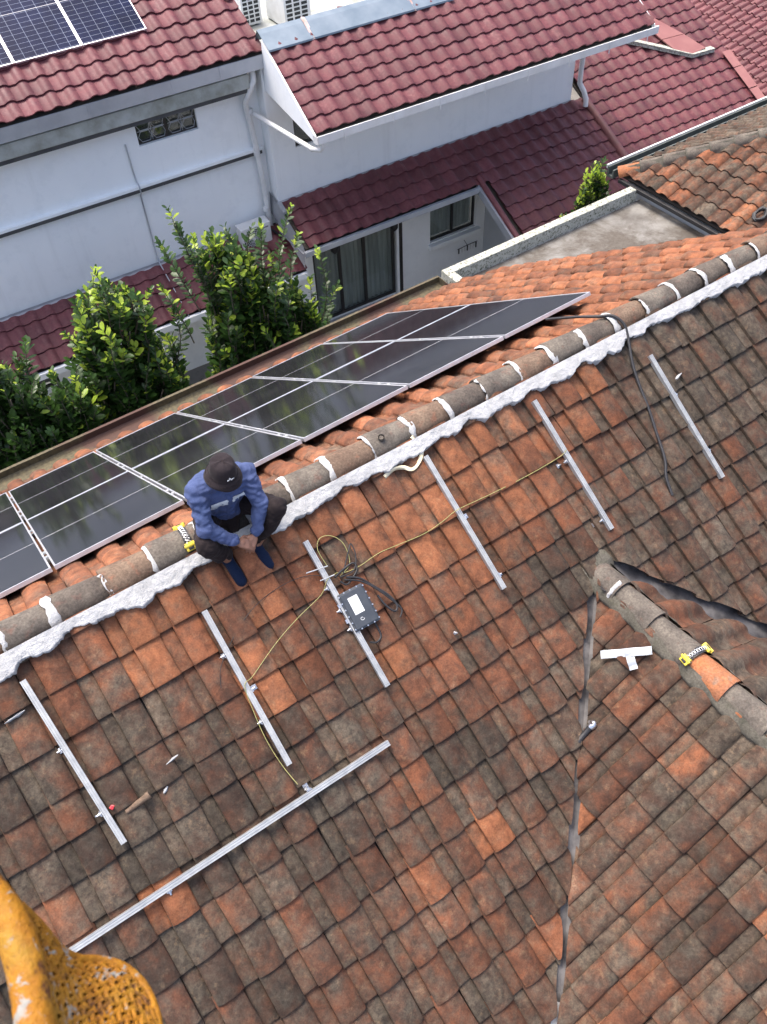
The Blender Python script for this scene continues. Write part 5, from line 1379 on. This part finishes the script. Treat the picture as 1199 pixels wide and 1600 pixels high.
def patch(name, a, b, wv_, mat, k=14, lift=.004):
    m = MB(); rows = []
    for i in range(k+1):
        c = Vector(a).lerp(Vector(b), i/k); row = []
        for t in (-1, -.5, 0, .5, 1):
            h = on_jacket(c + Vector(wv_)*t, front)
            if h is None: row = None; break
            row.append(h - front.normalized()*lift)
        if row: rows.append(row)
    if len(rows) > 1:
        m.loft(rows); o = m.build(name, mat, jk); return o
patch('reflective_stripe', (-1.285, -.62, .735), (-1.170, -.62, .735), (0, .011, .021), M['reflect'])
patch('reflective_stripe', (-1.135, -.62, .735), (-1.03, -.62, .725), (0, .011, .021), M['reflect'])
patch('pocket', (-1.265, -.62, .675), (-1.185, -.62, .675), (0, .008, .038), M['jacket'], lift=.006)
patch('pocket', (-1.115, -.62, .675), (-1.045, -.62, .67), (0, .008, .038), M['jacket'], lift=.006)
patch('placket', (-1.163, -.62, .80), (-1.163, -.62, .50), (.012, 0, 0), M['jacket'], lift=.005)
# collar flaps
m = MB(); rows = []
for i in range(15):
    a = R(-150 + 300*i/14) + R(-90) 
    c = neck - PX + Vector((math.cos(a)*.066, math.sin(a)*.062 + .015, .012 + .012*math.sin(a)))
    rows.append([c + Vector((0, 0, .018)), c + Vector((math.cos(a)*.010, math.sin(a)*.010, .024)), c + Vector((math.cos(a)*.030, math.sin(a)*.030, -.028))])
m.loft(rows); o = m.build('collar', M['jacket'], jk); q_ = o.modifiers.new('t', 'SOLIDIFY'); q_.thickness = .005
# --- trousers
T_ = []
def sp(a, ra_, b, rb_): T_.append(((Vector(a), ra_), (Vector(b), rb_)))
sp(pel + Vector((-.06, .01, -.0)), .122, pel + Vector((.06, .01, -.0)), .122); sp(pel + Vector((-.03, -.05, -.03)), .11, pel + Vector((.03, -.05, -.03)), .11); sp(pel + Vector((-.05, -.10, -.05)), .085, pel + Vector((.05, -.10, -.05)), .085); sp(pel + Vector((0, -.12, -.07)), .075, pel + Vector((0, -.19, -.11)), .05)
for h_, k_, a_ in ((hipL, kneeL, ankL), (hipR, kneeR, ankR)):
    sp(h_, .108, k_, .078); sp(k_, .078, k_.lerp(a_, .55), .066); sp(k_.lerp(a_, .5), .066, a_ + Vector((0, .015, .045)), .050)
tro = cone_caps(T_, 'trousers', .0085, 5, lambda p, nn: noise.noise(Vector((p.x*11, p.y*11, p.z*9)))*.012 + (abs(noise.noise(Vector((p.x*16, p.y*16, p.z*18)))) - .2)*.014, M['trousers'], per)
# --- shoes
for a_, toe, nm in ((ankL, Vector((-1.275, -.345, -.165)), 'shoe'), (ankR, Vector((-1.045, -.345, -.150)), 'shoe')):
    F_ = [((a_ + Vector((0, .01, .05)), .044), (a_ + Vector((0, .02, -.035)), .045)), ((a_ + Vector((0, .035, -.030)), .040), (a_.lerp(toe, .6), .045)), ((a_.lerp(toe, .55), .047), (toe, .044)), ((a_ + Vector((0, 0, -.01)), .04), (a_.lerp(toe, .6) + Vector((0, 0, .02)), .036))]
    cone_caps(F_, nm, .006, 5, None, M['sock'], per)
# --- bucket hat
hc_ = head + hu*.045 - hf*.01
tilt = Matrix.Identity(4)
zz = Vector((.04, -.20, .97)).normalized(); yy = (-hf - zz*(-hf).dot(zz)).normalized(); xx = yy.cross(zz)
for i in range(3): tilt[i][0] = xx[i]; tilt[i][1] = yy[i]; tilt[i][2] = zz[i]; tilt[i][3] = (hc_ - PX)[i]
m = MB(); prof = [(.004, .112), (.045, .110), (.078, .103), (.094, .088), (.102, .055), (.108, .010), (.111, -.004), (.125, -.022), (.142, -.045), (.150, -.058), (.146, -.060), (.105, -.012)]
rows = []
for (r, z) in prof:
    row = []; r *= .86
    for k in range(40):
        a = 2*math.pi*k/40; w_ = 1 + .035*noise.noise(Vector((math.cos(a)*1.6, math.sin(a)*1.6, z*10))) + (.03*math.sin(3*a + 1) if r > .13 else 0)
        row.append(tilt @ Vector((r*math.cos(a)*w_*.97, r*math.sin(a)*w_*1.06, z + .008*noise.noise(Vector((math.cos(a)*2, math.sin(a)*2, r*12))) + (.010*math.sin(2*a + .6) if r > .12 else 0))))
    rows.append(row)
m.loft(rows[::-1], True, True); hat = m.build('hat', M['hatcloth'], per)
m = MB()
for rr_2, z2 in ((.098, -.006), (.116, -.034)):
    m.tube([tilt @ Vector((rr_2*.97*math.cos(a), rr_2*1.06*math.sin(a), z2 + .002)) for a in [2*math.pi*k/40 for k in range(41)]], .0018, 4, False)
m.build('stitching', M['trousers'], hat)
m = MB(); rr = random.Random(2); pts = [tilt @ Vector((-.026 + .005*k, -.104 - .003*math.cos(k), .030 + .007*math.sin(k*1.9) - .0005*k)) for k in range(11)]
m.tube(pts, .0028, 5); m.tube([p + Vector((0, -.001, .010)) for p in pts[3:7]], .002, 5); m.build('logo', M['paper'], hat)

per.scale = (.96, .96, .96)
